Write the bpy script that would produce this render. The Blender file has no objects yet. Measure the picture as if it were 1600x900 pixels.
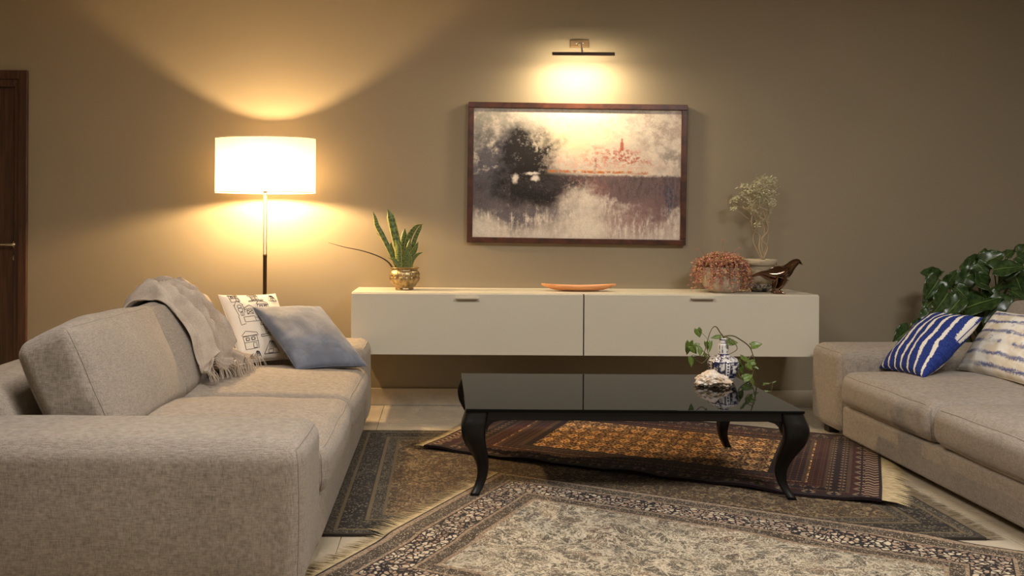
import bpy, math, random
from mathutils import Vector, Matrix, noise as mnoise
PI = math.pi
rnd = random.Random(7)
scene = bpy.context.scene
COL = scene.collection

# ------------------------------------------------------------------ camera
F, CX, CY, CH, ROLL = 1380.0, 690.0, 358.0, 1.1, 0.0058     # focal px, principal point, height, roll
cam_d = bpy.data.cameras.new('camera')
cam = bpy.data.objects.new('camera', cam_d); COL.objects.link(cam)
cam_d.sensor_width = 36; cam_d.lens = 36 * F / 1600
cam_d.shift_x = (800 - CX) / 1600; cam_d.shift_y = -(450 - CY) / 1600
cam_d.clip_start = 0.05
cam.matrix_world = Matrix.Translation((0, 0, CH)) @ Matrix.Rotation(PI/2, 4, 'X') @ Matrix.Rotation(ROLL, 4, 'Z')
scene.camera = cam

def at(px, py, d):
    """point at distance d in front of the viewer, read off a sheet of measurements"""
    dx, dy = px - CX, py - CY
    return Vector(((dx + ROLL*dy)/F*d, d, CH - (dy - ROLL*dx)/F*d))

# ------------------------------------------------------------------ world, light, exposure
w = bpy.data.worlds.new('world'); scene.world = w; w.use_nodes = True
w.node_tree.nodes['Background'].inputs[0].default_value = (0.75, 0.7, 0.65, 1)
w.node_tree.nodes['Background'].inputs[1].default_value = 0.12
def area(name, loc, rot, sx, sy, power, col, spread=PI):
    l = bpy.data.lights.new(name, 'AREA'); l.shape = 'RECTANGLE'; l.size = sx; l.size_y = sy
    l.energy = power; l.color = col; l.spread = spread
    o = bpy.data.objects.new(name, l); COL.objects.link(o); o.location = loc; o.rotation_euler = rot
    return o
area('ceiling_panel_light', (-0.5, 2.3, 2.83), (0, 0, 0), 1.0, 0.8, 56, (1.0, 0.94, 0.88))
area('ceiling_panel_light', (2.2, 1.85, 2.83), (0, 0, 0), 1.0, 0.8, 84, (1.0, 0.96, 0.93))
area('rear_fill_light', (0.6, -1.35, 1.75), (math.radians(82), 0, 0), 3.4, 1.7, 4, (1.0, 0.97, 0.94))  # added soft fill behind the camera, in front of a windowless wall
vs = scene.view_settings
vs.view_transform = 'Standard'; vs.look = 'None'; vs.gamma = 1.0; vs.exposure = 0.12; vs.use_curve_mapping = False

# ------------------------------------------------------------------ material graph helper
def lin(r, g, b):
    f = lambda c: ((c/255 + 0.055)/1.055)**2.4 if c > 10.3 else c/255/12.92
    return (f(r), f(g), f(b), 1.0)

class S:
    def __init__(s, g, k): s.g, s.k = g, k
    def __add__(a, b): return a.g.m('ADD', a, b)
    def __radd__(a, b): return a.g.m('ADD', a, b)
    def __sub__(a, b): return a.g.m('SUBTRACT', a, b)
    def __rsub__(a, b): return a.g.m('SUBTRACT', b, a)
    def __mul__(a, b): return a.g.m('MULTIPLY', a, b)
    def __rmul__(a, b): return a.g.m('MULTIPLY', a, b)
    def __truediv__(a, b): return a.g.m('DIVIDE', a, b)
    def __neg__(a): return a.g.m('MULTIPLY', a, -1.0)

class G:
    def __init__(s, name):
        s.mat = bpy.data.materials.new(name); s.mat.use_nodes = True
        s.nt = s.mat.node_tree; s.bsdf = s.nt.nodes['Principled BSDF']; s.out = s.nt.nodes['Material Output']
        s._tc = None
    def n(s, t): return s.nt.nodes.new(t)
    def link(s, v, inp):
        if isinstance(v, S): s.nt.links.new(v.k, inp)
        else: inp.default_value = v
    def tc(s, which):
        if s._tc is None: s._tc = s.n('ShaderNodeTexCoord')
        return S(s, s._tc.outputs[which])
    def m(s, op, *a):
        nd = s.n('ShaderNodeMath'); nd.operation = op
        for i, v in enumerate(a): s.link(v, nd.inputs[i])
        return S(s, nd.outputs[0])
    def fract(s, a): return s.m('FRACT', a)
    def floor(s, a): return s.m('FLOOR', a)
    def abs(s, a): return s.m('ABSOLUTE', a)
    def sin(s, a): return s.m('SINE', a)
    def min(s, a, b): return s.m('MINIMUM', a, b)
    def max(s, a, b): return s.m('MAXIMUM', a, b)
    def lt(s, a, b): return s.m('LESS_THAN', a, b)
    def gt(s, a, b): return s.m('GREATER_THAN', a, b)
    def ss(s, x, e0, e1, t0=0.0, t1=1.0):
        nd = s.n('ShaderNodeMapRange'); nd.interpolation_type = 'SMOOTHSTEP'
        if e0 > e1: e0, e1, t0, t1 = e1, e0, t1, t0
        s.link(x, nd.inputs[0])
        for i, v in ((1, e0), (2, e1), (3, t0), (4, t1)): nd.inputs[i].default_value = v
        return S(s, nd.outputs[0])
    def band(s, x, a, b):                      # 1 inside [a,b]
        return s.gt(x, a) * s.lt(x, b)
    def gauss(s, u, v, cu, cv, ru, rv):        # soft elliptical blob
        a = (u - cu) * (1/ru); b = (v - cv) * (1/rv)
        return s.ss(s.m('SQRT', a*a + b*b), 1.0, 0.0)
    def xyz(s, v):
        nd = s.n('ShaderNodeSeparateXYZ'); s.nt.links.new(v.k, nd.inputs[0])
        return [S(s, o) for o in nd.outputs]
    def vec(s, x, y, z=0.0):
        nd = s.n('ShaderNodeCombineXYZ')
        for i, v in enumerate((x, y, z)): s.link(v, nd.inputs[i])
        return S(s, nd.outputs[0])
    def scl(s, v, k):
        nd = s.n('ShaderNodeVectorMath'); nd.operation = 'MULTIPLY'
        s.nt.links.new(v.k, nd.inputs[0]); nd.inputs[1].default_value = k
        return S(s, nd.outputs[0])
    def noise(s, v, scale, detail=2.0, rough=0.5, dist=0.0, col=False):
        nd = s.n('ShaderNodeTexNoise'); s.nt.links.new(v.k, nd.inputs['Vector'])
        nd.inputs['Scale'].default_value = scale; nd.inputs['Detail'].default_value = detail
        nd.inputs['Roughness'].default_value = rough; nd.inputs['Distortion'].default_value = dist
        return S(s, nd.outputs['Color' if col else 'Fac'])
    def vor(s, v, scale, feature='F1', out='Distance', rand=1.0):
        nd = s.n('ShaderNodeTexVoronoi'); nd.feature = feature
        s.nt.links.new(v.k, nd.inputs['Vector']); nd.inputs['Scale'].default_value = scale
        nd.inputs['Randomness'].default_value = rand
        return S(s, nd.outputs[out])
    def mix(s, f, a, b):
        nd = s.n('ShaderNodeMix'); nd.data_type = 'RGBA'
        s.link(f, nd.inputs[0]); s.link(a, nd.inputs[6]); s.link(b, nd.inputs[7])
        return S(s, nd.outputs[2])
    def mul(s, a, f):                          # colour times a grey value
        nd = s.n('ShaderNodeMix'); nd.data_type = 'RGBA'; nd.blend_type = 'MULTIPLY'
        nd.inputs[0].default_value = 1.0
        s.link(a, nd.inputs[6]); s.link(f, nd.inputs[7])
        return S(s, nd.outputs[2])
    def bump(s, h, strength=0.3, dist=0.01):
        nd = s.n('ShaderNodeBump'); nd.inputs['Strength'].default_value = strength
        nd.inputs['Distance'].default_value = dist
        s.nt.links.new(h.k, nd.inputs['Height']); s.nt.links.new(nd.outputs[0], s.bsdf.inputs['Normal'])
    def done(s, color, rough=0.5, metal=0.0, spec=0.5, sheen=0.0, coat=0.0):
        b = s.bsdf.inputs
        s.link(color, b['Base Color']); s.link(rough, b['Roughness']); b['Metallic'].default_value = metal
        b['Specular IOR Level'].default_value = spec
        if sheen: b['Sheen Weight'].default_value = sheen; b['Sheen Roughness'].default_value = 0.5
        if coat: b['Coat Weight'].default_value = coat; b['Coat Roughness'].default_value = 0.05
        return s.mat

def plain(name, rgb, rough=0.5, metal=0.0, spec=0.5, var=0.06, vscale=8.0, **k):
    g = G(name); o = g.tc('Object')
    n = g.noise(o, vscale, 4)
    return g.done(g.mul(lin(*rgb), g.ss(n, 0.25, 0.75, 1-var, 1.0+var)), rough, metal, spec, **k)

def emit(name, rgb, strength):
    m = bpy.data.materials.new(name); m.use_nodes = True
    nt = m.node_tree; nt.nodes.clear()
    e = nt.nodes.new('ShaderNodeEmission'); e.inputs[0].default_value = rgb; e.inputs[1].default_value = strength
    o = nt.nodes.new('ShaderNodeOutputMaterial'); nt.links.new(e.outputs[0], o.inputs[0])
    return m

def linen(name, rgb, contrast=0.16, fine=1.0):
    g = G(name); o = g.tc('Object')
    a = g.noise(g.scl(o, (40*fine, 40*fine, 420*fine)), 1.0, 3, 0.6)
    b = g.noise(g.scl(o, (420*fine, 420*fine, 45*fine)), 1.0, 3, 0.6)
    c = g.noise(g.scl(o, (60*fine, 500*fine, 60*fine)), 1.0, 3, 0.6)
    d = g.noise(o, 3.0, 3)
    t = (a + b + c) * 0.3333
    v = g.ss(t, 0.33, 0.67, 1-contrast*1.6, 1+contrast*1.4) * g.ss(d, 0.3, 0.7, 0.94, 1.05)
    g.bump(t, 0.35, 0.004)
    return g.done(g.mul(lin(*rgb), v), 0.9, 0, 0.25, sheen=0.15)

# ------------------------------------------------------------------ object helpers
def mesh(name, vf, mat, parent=None, smooth=True, uv=None):
    v, f = vf
    me = bpy.data.meshes.new(name); me.from_pydata([tuple(p) for p in v], [], f); me.update()
    if uv is not None:
        ul = me.uv_layers.new(name='UVMap')
        flat = []
        for l in me.loops: flat.extend(uv[l.vertex_index])
        ul.data.foreach_set('uv', flat)
    if smooth: me.polygons.foreach_set('use_smooth', [True]*len(me.polygons))
    me.materials.append(mat)
    o = bpy.data.objects.new(name, me); COL.objects.link(o)
    if parent is not None: o.parent = parent
    return o
def tag(o, label, cat, group=None):
    o['label'] = label; o['category'] = cat
    if group: o['group'] = group
    return o
def thing(name, label, cat, loc=(0, 0, 0), rotz=0.0, group=None):
    o = bpy.data.objects.new(name, None); COL.objects.link(o)
    o.empty_display_size = 0.05
    o.location = loc; o.rotation_euler = (0, 0, rotz)
    return tag(o, label, cat, group)
def struct(o): o['kind'] = 'structure'; return o
def stuff(o): o['kind'] = 'stuff'; return o

class MB:
    def __init__(s): s.v, s.f = [], []
    def add(s, vf):
        k = len(s.v); s.v += [Vector(p) for p in vf[0]]; s.f += [tuple(i + k for i in q) for q in vf[1]]
        return s
    @property
    def vf(s): return s.v, s.f

def box(x0, x1, y0, y1, z0, z1):
    v = [(x, y, z) for x in (x0, x1) for y in (y0, y1) for z in (z0, z1)]
    return v, [(0,1,3,2), (4,6,7,5), (0,4,5,1), (2,3,7,6), (0,2,6,4), (1,5,7,3)]

def bev(x0, x1, y0, y1, z0, z1, r=0.004):
    """box with chamfered edges"""
    return softbox((x1-x0, y1-y0, z1-z0), r, (0, 0, 0), m=1, e=2, off=((x0+x1)/2, (y0+y1)/2, (z0+z1)/2))

def softmap(size, r, puff):
    h = [s/2 for s in size]; rr = min(r, min(h)*0.98)
    def fn(q):
        inn = [max(-(h[i]-rr), min(h[i]-rr, q[i])) for i in range(3)]
        d = Vector([q[i]-inn[i] for i in range(3)])
        p = Vector(inn) + (d.normalized()*rr if d.length > 1e-9 else d)
        nq = [q[i]/h[i] for i in range(3)]
        for k in range(3):
            a, b = nq[(k+1) % 3], nq[(k+2) % 3]
            p[k] += puff[k]*nq[k]*(1-a*a)*(1-b*b)
        return p
    return fn
def ticks(h, r, m, e):
    r = min(r, h*0.98)
    a = [-h + r*i/e for i in range(e)]
    b = [-(h-r) + 2*(h-r)*i/m for i in range(m+1)]
    return a + b + [-x for x in reversed(a)]
def softbox(size, r, puff=(0, 0, 0), m=8, e=3, off=(0, 0, 0), fn2=None):
    fn = softmap(size, r, puff); h = [s/2 for s in size]
    T = [ticks(h[i], r, m, e) for i in range(3)]
    idx, V, Fc = {}, [], []
    def vid(q):
        k = (round(q[0], 6), round(q[1], 6), round(q[2], 6))
        if k not in idx:
            p = fn(q) + Vector(off)
            idx[k] = len(V); V.append(fn2(p) if fn2 else p)
        return idx[k]
    for ax in range(3):
        b, c = (ax+1) % 3, (ax+2) % 3
        for sgn in (-1, 1):
            for i in range(len(T[b])-1):
                for j in range(len(T[c])-1):
                    ids = []
                    for (ii, jj) in ((i, j), (i+1, j), (i+1, j+1), (i, j+1)):
                        q = [0, 0, 0]; q[ax] = sgn*h[ax]; q[b] = T[b][ii]; q[c] = T[c][jj]
                        ids.append(vid(q))
                    Fc.append(tuple(ids if sgn > 0 else ids[::-1]))
    return V, Fc

def spline(pts, n):
    """Catmull-Rom through pts, n samples"""
    P = [Vector(p) for p in pts]; P = [P[0]*2-P[1]] + P + [P[-1]*2-P[-2]]
    out, k = [], len(pts)-1
    for i in range(n):
        t = i/(n-1)*k; j = min(int(t), k-1); t -= j
        a, b, c, d = P[j:j+4]
        out.append(0.5*((2*b) + (c-a)*t + (2*a-5*b+4*c-d)*t*t + (3*b-3*c+d-a)*t*t*t))
    return out
def tube(path, rad, seg=6, closed=False):
    n = len(path); path = [Vector(p) for p in path]; V, Fc = [], []
    r = rad if callable(rad) else (lambda t: rad)
    up = Vector((0, 0, 1)); prev = None
    for i, p in enumerate(path):
        t = (path[(i+1) % n]-path[i-1]) if closed else (path[min(i+1, n-1)]-path[max(i-1, 0)])
        t = t.normalized() if t.length > 1e-9 else Vector((0, 0, 1))
        if prev is None: prev = t.orthogonal().normalized()
        a = (prev - t*prev.dot(t)); a = a.normalized() if a.length > 1e-6 else t.orthogonal().normalized()
        prev = a; b = t.cross(a); rr = r(i/(n-1))
        for k in range(seg):
            an = 2*PI*k/seg; V.append(p + a*math.cos(an)*rr + b*math.sin(an)*rr)
    for i in range(n if closed else n-1):
        for k in range(seg):
            a0, a1 = i*seg+k, i*seg+(k+1) % seg
            j = (i+1) % n
            Fc.append((a0, a1, j*seg+(k+1) % seg, j*seg+k))
    if not closed:
        Fc.append(tuple(range(seg))[::-1]); Fc.append(tuple((n-1)*seg+k for k in range(seg)))
    return V, Fc
def lathe(prof, seg=40, mod=None, off=(0, 0, 0), cap=True):
    V, Fc = [], []; n = len(prof)
    for i, (r, z) in enumerate(prof):
        for k in range(seg):
            a = 2*PI*k/seg; rr = r*(mod(a, z) if mod else 1.0)
            V.append(Vector((off[0]+rr*math.cos(a), off[1]+rr*math.sin(a), off[2]+z)))
    for i in range(n-1):
        for k in range(seg):
            Fc.append((i*seg+k, i*seg+(k+1) % seg, (i+1)*seg+(k+1) % seg, (i+1)*seg+k))
    if cap:
        Fc.append(tuple(range(seg))[::-1]); Fc.append(tuple((n-1)*seg+k for k in range(seg)))
    return V, Fc
def blade(path, width, side, fold=0.15, m=4):
    """leaf ribbon along path; width(t); side = across direction"""
    n = len(path); V, Fc, UV = [], [], []
    sd = Vector(side).normalized()
    for i, p in enumerate(path):
        t = (path[min(i+1, n-1)]-path[max(i-1, 0)]).normalized()
        a = (sd - t*sd.dot(t)).normalized(); nr = t.cross(a); wv = width(i/(n-1))
        for j in range(m+1):
            s = j/m*2-1
            V.append(p + a*(s*wv) + nr*(abs(s)**1.5*wv*fold)); UV.append((j/m, i/(n-1)))
    for i in range(n-1):
        for j in range(m):
            k = i*(m+1)+j; Fc.append((k, k+1, k+m+2, k+m+1))
    return V, Fc, UV
def solid(o, t, off=-1):
    md = o.modifiers.new('thick', 'SOLIDIFY'); md.thickness = t; md.offset = off; return o
def subd(o, l=1):
    md = o.modifiers.new('sub', 'SUBSURF'); md.levels = l; md.render_levels = l; return o

# ------------------------------------------------------------------ materials
g = G('wall_paint'); o_ = g.tc('Object'); n1 = g.noise(o_, 1.2, 3); n2 = g.noise(o_, 260, 2)
g.bump(n2, 0.06, 0.002)
M_WALL = g.done(g.mul(lin(148, 136, 114), g.ss(n1, 0.3, 0.7, 0.97, 1.03)), 0.6, 0, 0.3)
M_CEIL = plain('ceiling_paint', (215, 205, 190), 0.9)
def stone(name, rgb):
    g = G(name); o = g.tc('Object')
    a = g.noise(o, 5, 6, 0.65, 0.6); b = g.noise(g.scl(o, (30, 60, 60)), 1, 4, 0.7); c = g.vor(o, 45)
    col = g.mix(g.ss(a, 0.3, 0.7), lin(*rgb), lin(*[x*0.87 for x in rgb]))
    col = g.mix(g.ss(c, 0.10, 0.0) * g.ss(b, 0.5, 0.65), col, lin(*[x*0.66 for x in rgb]))
    return g.done(col, g.ss(a, 0.2, 0.8, 0.22, 0.38), 0, 0.5)
M_TILE = stone('cream_stone_tile', (204, 190, 166))
M_BASE = stone('cream_stone_skirting', (196, 182, 158))
M_GROUT = plain('grout', (150, 138, 118), 0.9)
def wood(name, c1, c2, rough=0.45, axis=(3, 60, 60), coat=0.0):
    g = G(name); o = g.tc('Object')
    a = g.noise(g.scl(o, axis), 1, 5, 0.6, 0.8)
    g.bump(a, 0.08, 0.002)
    return g.done(g.mix(g.ss(a, 0.3, 0.7), lin(*c1), lin(*c2)), rough, 0, 0.5, coat=coat)
M_DOOR = wood('dark_walnut', (58, 38, 28), (86, 58, 42), 0.38, (50, 50, 2.5))
M_FRAMEW = wood('mahogany_frame', (48, 24, 14), (84, 44, 26), 0.35, (12, 12, 12))
M_DISH = wood('pale_carved_wood', (206, 140, 88), (226, 166, 112), 0.4, (5, 60, 60))
M_CHROME = plain('brushed_chrome', (205, 200, 192), 0.22, 1.0)
M_SOFA = linen('oatmeal_linen', (147, 137, 125), 0.24)
M_PIPE = linen('linen_piping', (140, 131, 120), 0.08)
M_FOOT = plain('dark_wood_foot', (40, 30, 24), 0.5)
M_LAC = plain('cream_lacquer', (210, 203, 184), 0.38, 0, 0.45, 0.01)
M_HANDLE = plain('satin_nickel', (196, 188, 172), 0.4, 0.25)
M_BLACKW = plain('black_lacquer', (14, 12, 11), 0.35, 0, 0.3, 0.1)
g = G('black_glass'); M_GLASS = g.done(lin(12, 12, 11), 0.03, 0, 0.04)
M_STEEL = plain('dark_bronze_pole', (84, 66, 50), 0.45, 0.2)
M_GAP = plain('dark_gap', (30, 26, 22), 0.9)

# ------------------------------------------------------------------ setting
WY = 5.52                       # back wall
XL, XR, YR, ZC = -3.75, 4.15, -1.6, 2.9
floor = struct(mesh('floor', box(XL, XR, YR, WY, -0.06, -0.006), M_GROUT, smooth=False))
TS = 0.8
tile_proto = None
yy = 4.96
rows = [(4.963, WY-0.02)] + [(4.96 - TS*(k+1) + 0.003, 4.96 - TS*k) for k in range(8)]
for (ya, yb) in rows:
    x = XL + 0.2 - TS
    while x < XR:
        x0, x1 = max(x, XL), min(x + TS - 0.003, XR)
        ya2 = max(ya, YR)
        if x1 - x0 > 0.02 and yb - ya2 > 0.02:
            mesh('tile', bev(x0, x1, ya2, yb, -0.008, 0.0, 0.0012), M_TILE, floor, smooth=False)
        x += TS
ceiling = struct(mesh('ceiling', box(XL, XR, YR, WY, ZC, ZC+0.1), M_CEIL, smooth=False))
DX0, DX1, DZ = -3.47, -2.585, 2.075     # door casing outside
b = MB(); b.add(box(XL-0.1, DX0+0.04, WY, WY+0.12, 0, ZC)); b.add(box(DX1-0.04, XR+0.1, WY, WY+0.12, 0, ZC))
b.add(box(DX0+0.04, DX1-0.04, WY, WY+0.12, DZ-0.04, ZC))
struct(mesh('wall_back', b.vf, M_WALL, smooth=False))
struct(mesh('wall_left', box(XL-0.1, XL, YR, WY, 0, ZC), M_WALL, smooth=False))
struct(mesh('wall_right', box(XR, XR+0.1, YR, WY, 0, ZC), M_WALL, smooth=False))
struct(mesh('wall_front', box(XL-0.1, XR+0.1, YR-0.1, YR, 0, ZC), M_WALL, smooth=False))
struct(mesh('baseboard_back', bev(DX1, XR, WY-0.016, WY, 0.0, 0.106, 0.003), M_BASE, smooth=False))
struct(mesh('baseboard_right', bev(XR-0.016, XR, YR, WY-0.016, 0.0, 0.106, 0.003), M_BASE, smooth=False))
struct(mesh('baseboard_left', bev(XL, XL+0.016, YR, WY, 0.0, 0.106, 0.003), M_BASE, smooth=False))

# door with casing, leaf of boards, lever and keyhole
door = thing('door_1', 'dark walnut door with chrome lever at the left end of the wall', 'door', ((DX0+DX1)/2, WY, 0))
door['kind'] = 'structure'
hw = (DX1-DX0)/2
mesh('casing', MB().add(bev(hw-0.055, hw, -0.022, 0.03, 0, DZ)).add(bev(-hw, -hw+0.055, -0.022, 0.03, 0, DZ)).add(bev(-hw+0.055, hw-0.055, -0.022, 0.03, DZ-0.055, DZ)).vf, M_DOOR, door, False)
mesh('jamb', MB().add(bev(hw-0.085, hw-0.055, -0.008, 0.10, 0, DZ-0.055)).add(bev(-hw+0.055, -hw+0.085, -0.008, 0.10, 0, DZ-0.055)).add(bev(-hw+0.085, hw-0.085, -0.008, 0.10, DZ-0.1, DZ-0.055)).vf, M_DOOR, door, False)
lx = hw-0.088
leaf = mesh('leaf', box(-lx, lx, 0.03, 0.06, 0.008, DZ-0.103), M_GAP, door, False)
mesh('stile', bev(lx-0.115, lx, 0.018, 0.03, 0.008, DZ-0.103), M_DOOR, leaf, False)
mesh('stile', bev(-lx, -lx+0.115, 0.018, 0.03, 0.008, DZ-0.103), M_DOOR, leaf, False)
zb = [0.008, 0.42, 0.835, 1.215, 1.60, DZ-0.103]
for i in range(5):
    mesh('board', bev(-lx+0.121, lx-0.121, 0.018, 0.03, zb[i]+0.003, zb[i+1]-0.003), M_DOOR, leaf, False)
hz = at(24, 382, WY).z; hx = at(24, 382, WY).x - (DX0+DX1)/2
hd = mesh('lever_handle', MB().add(lathe([(0.0265, 0), (0.0265, 0.006), (0.023, 0.009)], 24)).add(tube([(0, 0, 0.006), (0, 0, 0.045)], 0.009, 12)).vf, M_CHROME, door)
hd.rotation_euler = (PI/2, 0, 0); hd.location = (hx, 0.018, hz)
mesh('lever', tube(spline([(0.004, 0, 0.042), (-0.02, 0, 0.047), (-0.07, 0.001, 0.046), (-0.13, -0.004, 0.044)], 12), lambda t: 0.0095-0.002*t, 12), M_CHROME, hd)
lk = mesh('keyhole_plate', lathe([(0.025, 0), (0.025, 0.006), (0.021, 0.009)], 24), M_CHROME, door)
lk.rotation_euler = (PI/2, 0, 0); lk.location = (hx, 0.018, at(24, 403, WY).z)
mesh('keyhole', MB().add(lathe([(0.006, 0.0092), (0.006, 0.0102)], 12)).add(box(-0.0025, 0.0025, -0.016, 0, 0.0092, 0.0102)).vf, M_GAP, lk, False)

# ------------------------------------------------------------------ sofas
ARM_W, SL = 0.39, 2.5
def wr(p, amp, sc, seed):
    return p + mnoise.noise_vector(Vector(p)*sc + Vector((seed*7.3, seed*3.1, seed)))*amp
def edge_loop(size, axis, sgn, inset=0.0):
    """points on the sharp rim of one face of a box"""
    h = [s/2 for s in size]; b, c = (axis+1) % 3, (axis+2) % 3; out = []
    N = 14
    corners = [(-1, -1), (1, -1), (1, 1), (-1, 1)]
    for i in range(4):
        a0, a1 = corners[i], corners[(i+1) % 4]
        for k in range(N):
            t = k/N; q = [0, 0, 0]; q[axis] = sgn*h[axis]
            q[b] = (a0[0]*(1-t)+a1[0]*t)*h[b]; q[c] = (a0[1]*(1-t)+a1[1]*t)*h[c]
            out.append(q)
    return out
def cushion(name, size, r, puff, off, post, parent, loops, seed):
    f2 = lambda p: post(wr(p, 0.005, 7, seed))
    o = mesh(name, softbox(size, r, puff, 14, 4, (0, 0, 0), f2), M_SOFA, parent)
    fn = softmap(size, r, puff)
    for (ax, sg) in loops:
        path = [f2(fn(q)) for q in edge_loop(size, ax, sg)]
        mesh('piping', tube(path, 0.0022, 6, True), M_PIPE, o)
    return o
def make_sofa(label, loc, rotz, lean2):
    t = thing('sofa', label, 'sofa', loc, rotz)
    ib = SL/2 - ARM_W
    mesh('base', softbox((1.20, 2*ib+0.02, 0.16), 0.02, (0, 0, 0), 6, 3, (0.01, 0, 0.112)), M_SOFA, t)
    for s in (-1, 1):
        sz = (1.25, ARM_W, 0.445)
        off = Vector((-0.005, s*(SL/2-ARM_W/2), 0.2575))
        f2 = lambda p, off=off: wr(p, 0.004, 5, s+3) + off
        a = mesh('armrest', softbox(sz, 0.062, (0.0, 0.012, 0.012), 10, 5, (0, 0, 0), f2), M_SOFA, t)
        fn = softmap(sz, 0.062, (0.0, 0.012, 0.012))
        path = [f2(fn(q)) for q in edge_loop(sz, 0, 1)]
        mesh('piping', tube(path, 0.0022, 6, True), M_PIPE, a)
    def lean(p): return Vector((p.x - 0.52*max(0, p.z-0.2), p.y, p.z))
    mesh('back_frame', softbox((0.20, 2*ib+0.02, 0.545), 0.055, (0.01, 0, 0.01), 8, 4, (-0.375, 0, 0.3075), lean), M_SOFA, t)
    for s in (-1, 1):
        off = Vector((0.13, s*ib/2, 0.285))
        cushion('seat_cushion', (1.01, ib-0.002, 0.178), 0.062, (0.012, 0.004, 0.045), None,
                lambda p, off=off: p + off, t, [(0, 1)] if s else [], 11+s)
    for s in (-1, 1):
        an, fx, zt, yaw = lean2[0 if s < 0 else 1]
        ca, sa = math.cos(an), math.sin(an)
        def post(p, s=s, ca=ca, sa=sa, fx=fx, zt=zt, yaw=yaw):
            x, z = p.x - 0.105, p.z + 0.215
            return Vector((fx + x*ca - z*sa + p.y*yaw, p.y + s*ib/2, zt + x*sa + z*ca))
        cushion('back_cushion', (0.21, ib-0.006, 0.43), 0.045, (0.045, 0.004, 0.03), None, post, t, [(0, 1), (0, -1)], 21+s)
    for sx in (-0.55, 0.55):
        for sy in (-1.12, 1.12):
            mesh('foot', bev(sx-0.03, sx+0.03, sy-0.03, sy+0.03, 0.0, 0.05, 0.004), M_FOOT, t, False)
    return t
LS = Vector((-1.014, 3.80, 0)); RS = Vector((2.703, 3.74, 0))
L_LEAN = [(math.radians(24), -0.055, 0.385, 0.0), (math.radians(27), -0.045, 0.392, 0.04)]
sofa_l = make_sofa('oatmeal linen two-seat sofa with the throw, beside the floor lamp', LS, 0, L_LEAN)
sofa_r = make_sofa('oatmeal linen sofa with blue patterned cushions, beside the big leafy plant', RS, PI,
                   [(math.radians(28), -0.06, 0.385, 0.0), (math.radians(28), -0.06, 0.385, 0.0)])

# ------------------------------------------------------------------ wall-hung sideboard
CF, CT, CB, CX0, CX1 = 5.06, 0.735, 0.380, -0.515, 2.169
cab = thing('sideboard', 'long cream wall-hung sideboard with two flap doors below the painting', 'sideboard', ((CX0+CX1)/2, WY-0.002, CB))
cw = (CX1-CX0)/2; chh = CT-CB; cdp = WY-CF
b = MB()
b.add(bev(-cw, cw, -cdp+0.021, 0, chh-0.02, chh, 0.0015)); b.add(bev(-cw, cw, -cdp+0.021, 0, 0, 0.02, 0.0015))
b.add(bev(-cw, -cw+0.02, -cdp+0.021, 0, 0.02, chh-0.02, 0.0015)); b.add(bev(cw-0.02, cw, -cdp+0.021, 0, 0.02, chh-0.02, 0.0015))
b.add(box(-cw+0.02, cw-0.02, -0.03, -0.004, 0.02, chh-0.02)); b.add(box(-0.02-0.011, 0.02-0.011, -cdp+0.022, -0.03, 0.02, chh-0.02))
mesh('carcass', b.vf, M_LAC, cab, False)
gx = at(912, 505, CF).x - (CX0+CX1)/2
mesh('door_gap', box(gx-0.004, gx+0.004, -cdp+0.012, -cdp+0.0215, 0.003, chh-0.005), M_GAP, cab, False)
for (x0, x1, hpx) in ((-cw, gx-0.0035, 730), (gx+0.0035, cw-0.004, 1097)):
    d = mesh('flap_door', bev(x0, x1, -cdp, -cdp+0.02, 0.0, chh-0.006, 0.0015), M_LAC, cab, False)
    hc = at(hpx, 466, CF); hx_ = hc.x - (CX0+CX1)/2
    mesh('handle', MB().add(bev(hx_-0.066, hx_+0.066, -cdp-0.022, -cdp-0.0005, hc.z-CB-0.002, hc.z-CB+0.004, 0.001)).add(bev(hx_-0.066, hx_+0.066, -cdp-0.024, -cdp-0.021, hc.z-CB-0.004, hc.z-CB+0.004, 0.001)).vf, M_HANDLE, d, False)

# ------------------------------------------------------------------ coffee table
TX0, TX1, TY0, TY1, TZ = 0.102, 1.467, 3.555, 4.44, 0.376
tab = thing('coffee_table', 'low black glass-topped coffee table with curved cabriole legs on the rugs', 'coffee table', ((TX0+TX1)/2, (TY0+TY1)/2, 0))
tw, td = (TX1-TX0)/2, (TY1-TY0)/2
mesh('table_top', bev(-tw, tw, -td, td, TZ-0.012, TZ, 0.002), M_GLASS, tab, False)
b = MB()
for (x0, x1, y0, y1) in ((-tw+0.05, tw-0.05, -td+0.012, -td+0.032), (-tw+0.05, tw-0.05, td-0.032, td-0.012), (-tw+0.012, -tw+0.032, -td+0.05, td-0.05), (tw-0.032, tw-0.012, -td+0.05, td-0.05)):
    b.add(bev(x0, x1, y0, y1, TZ-0.047, TZ-0.0125, 0.002))
mesh('apron', b.vf, M_BLACKW, tab, False)
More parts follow.
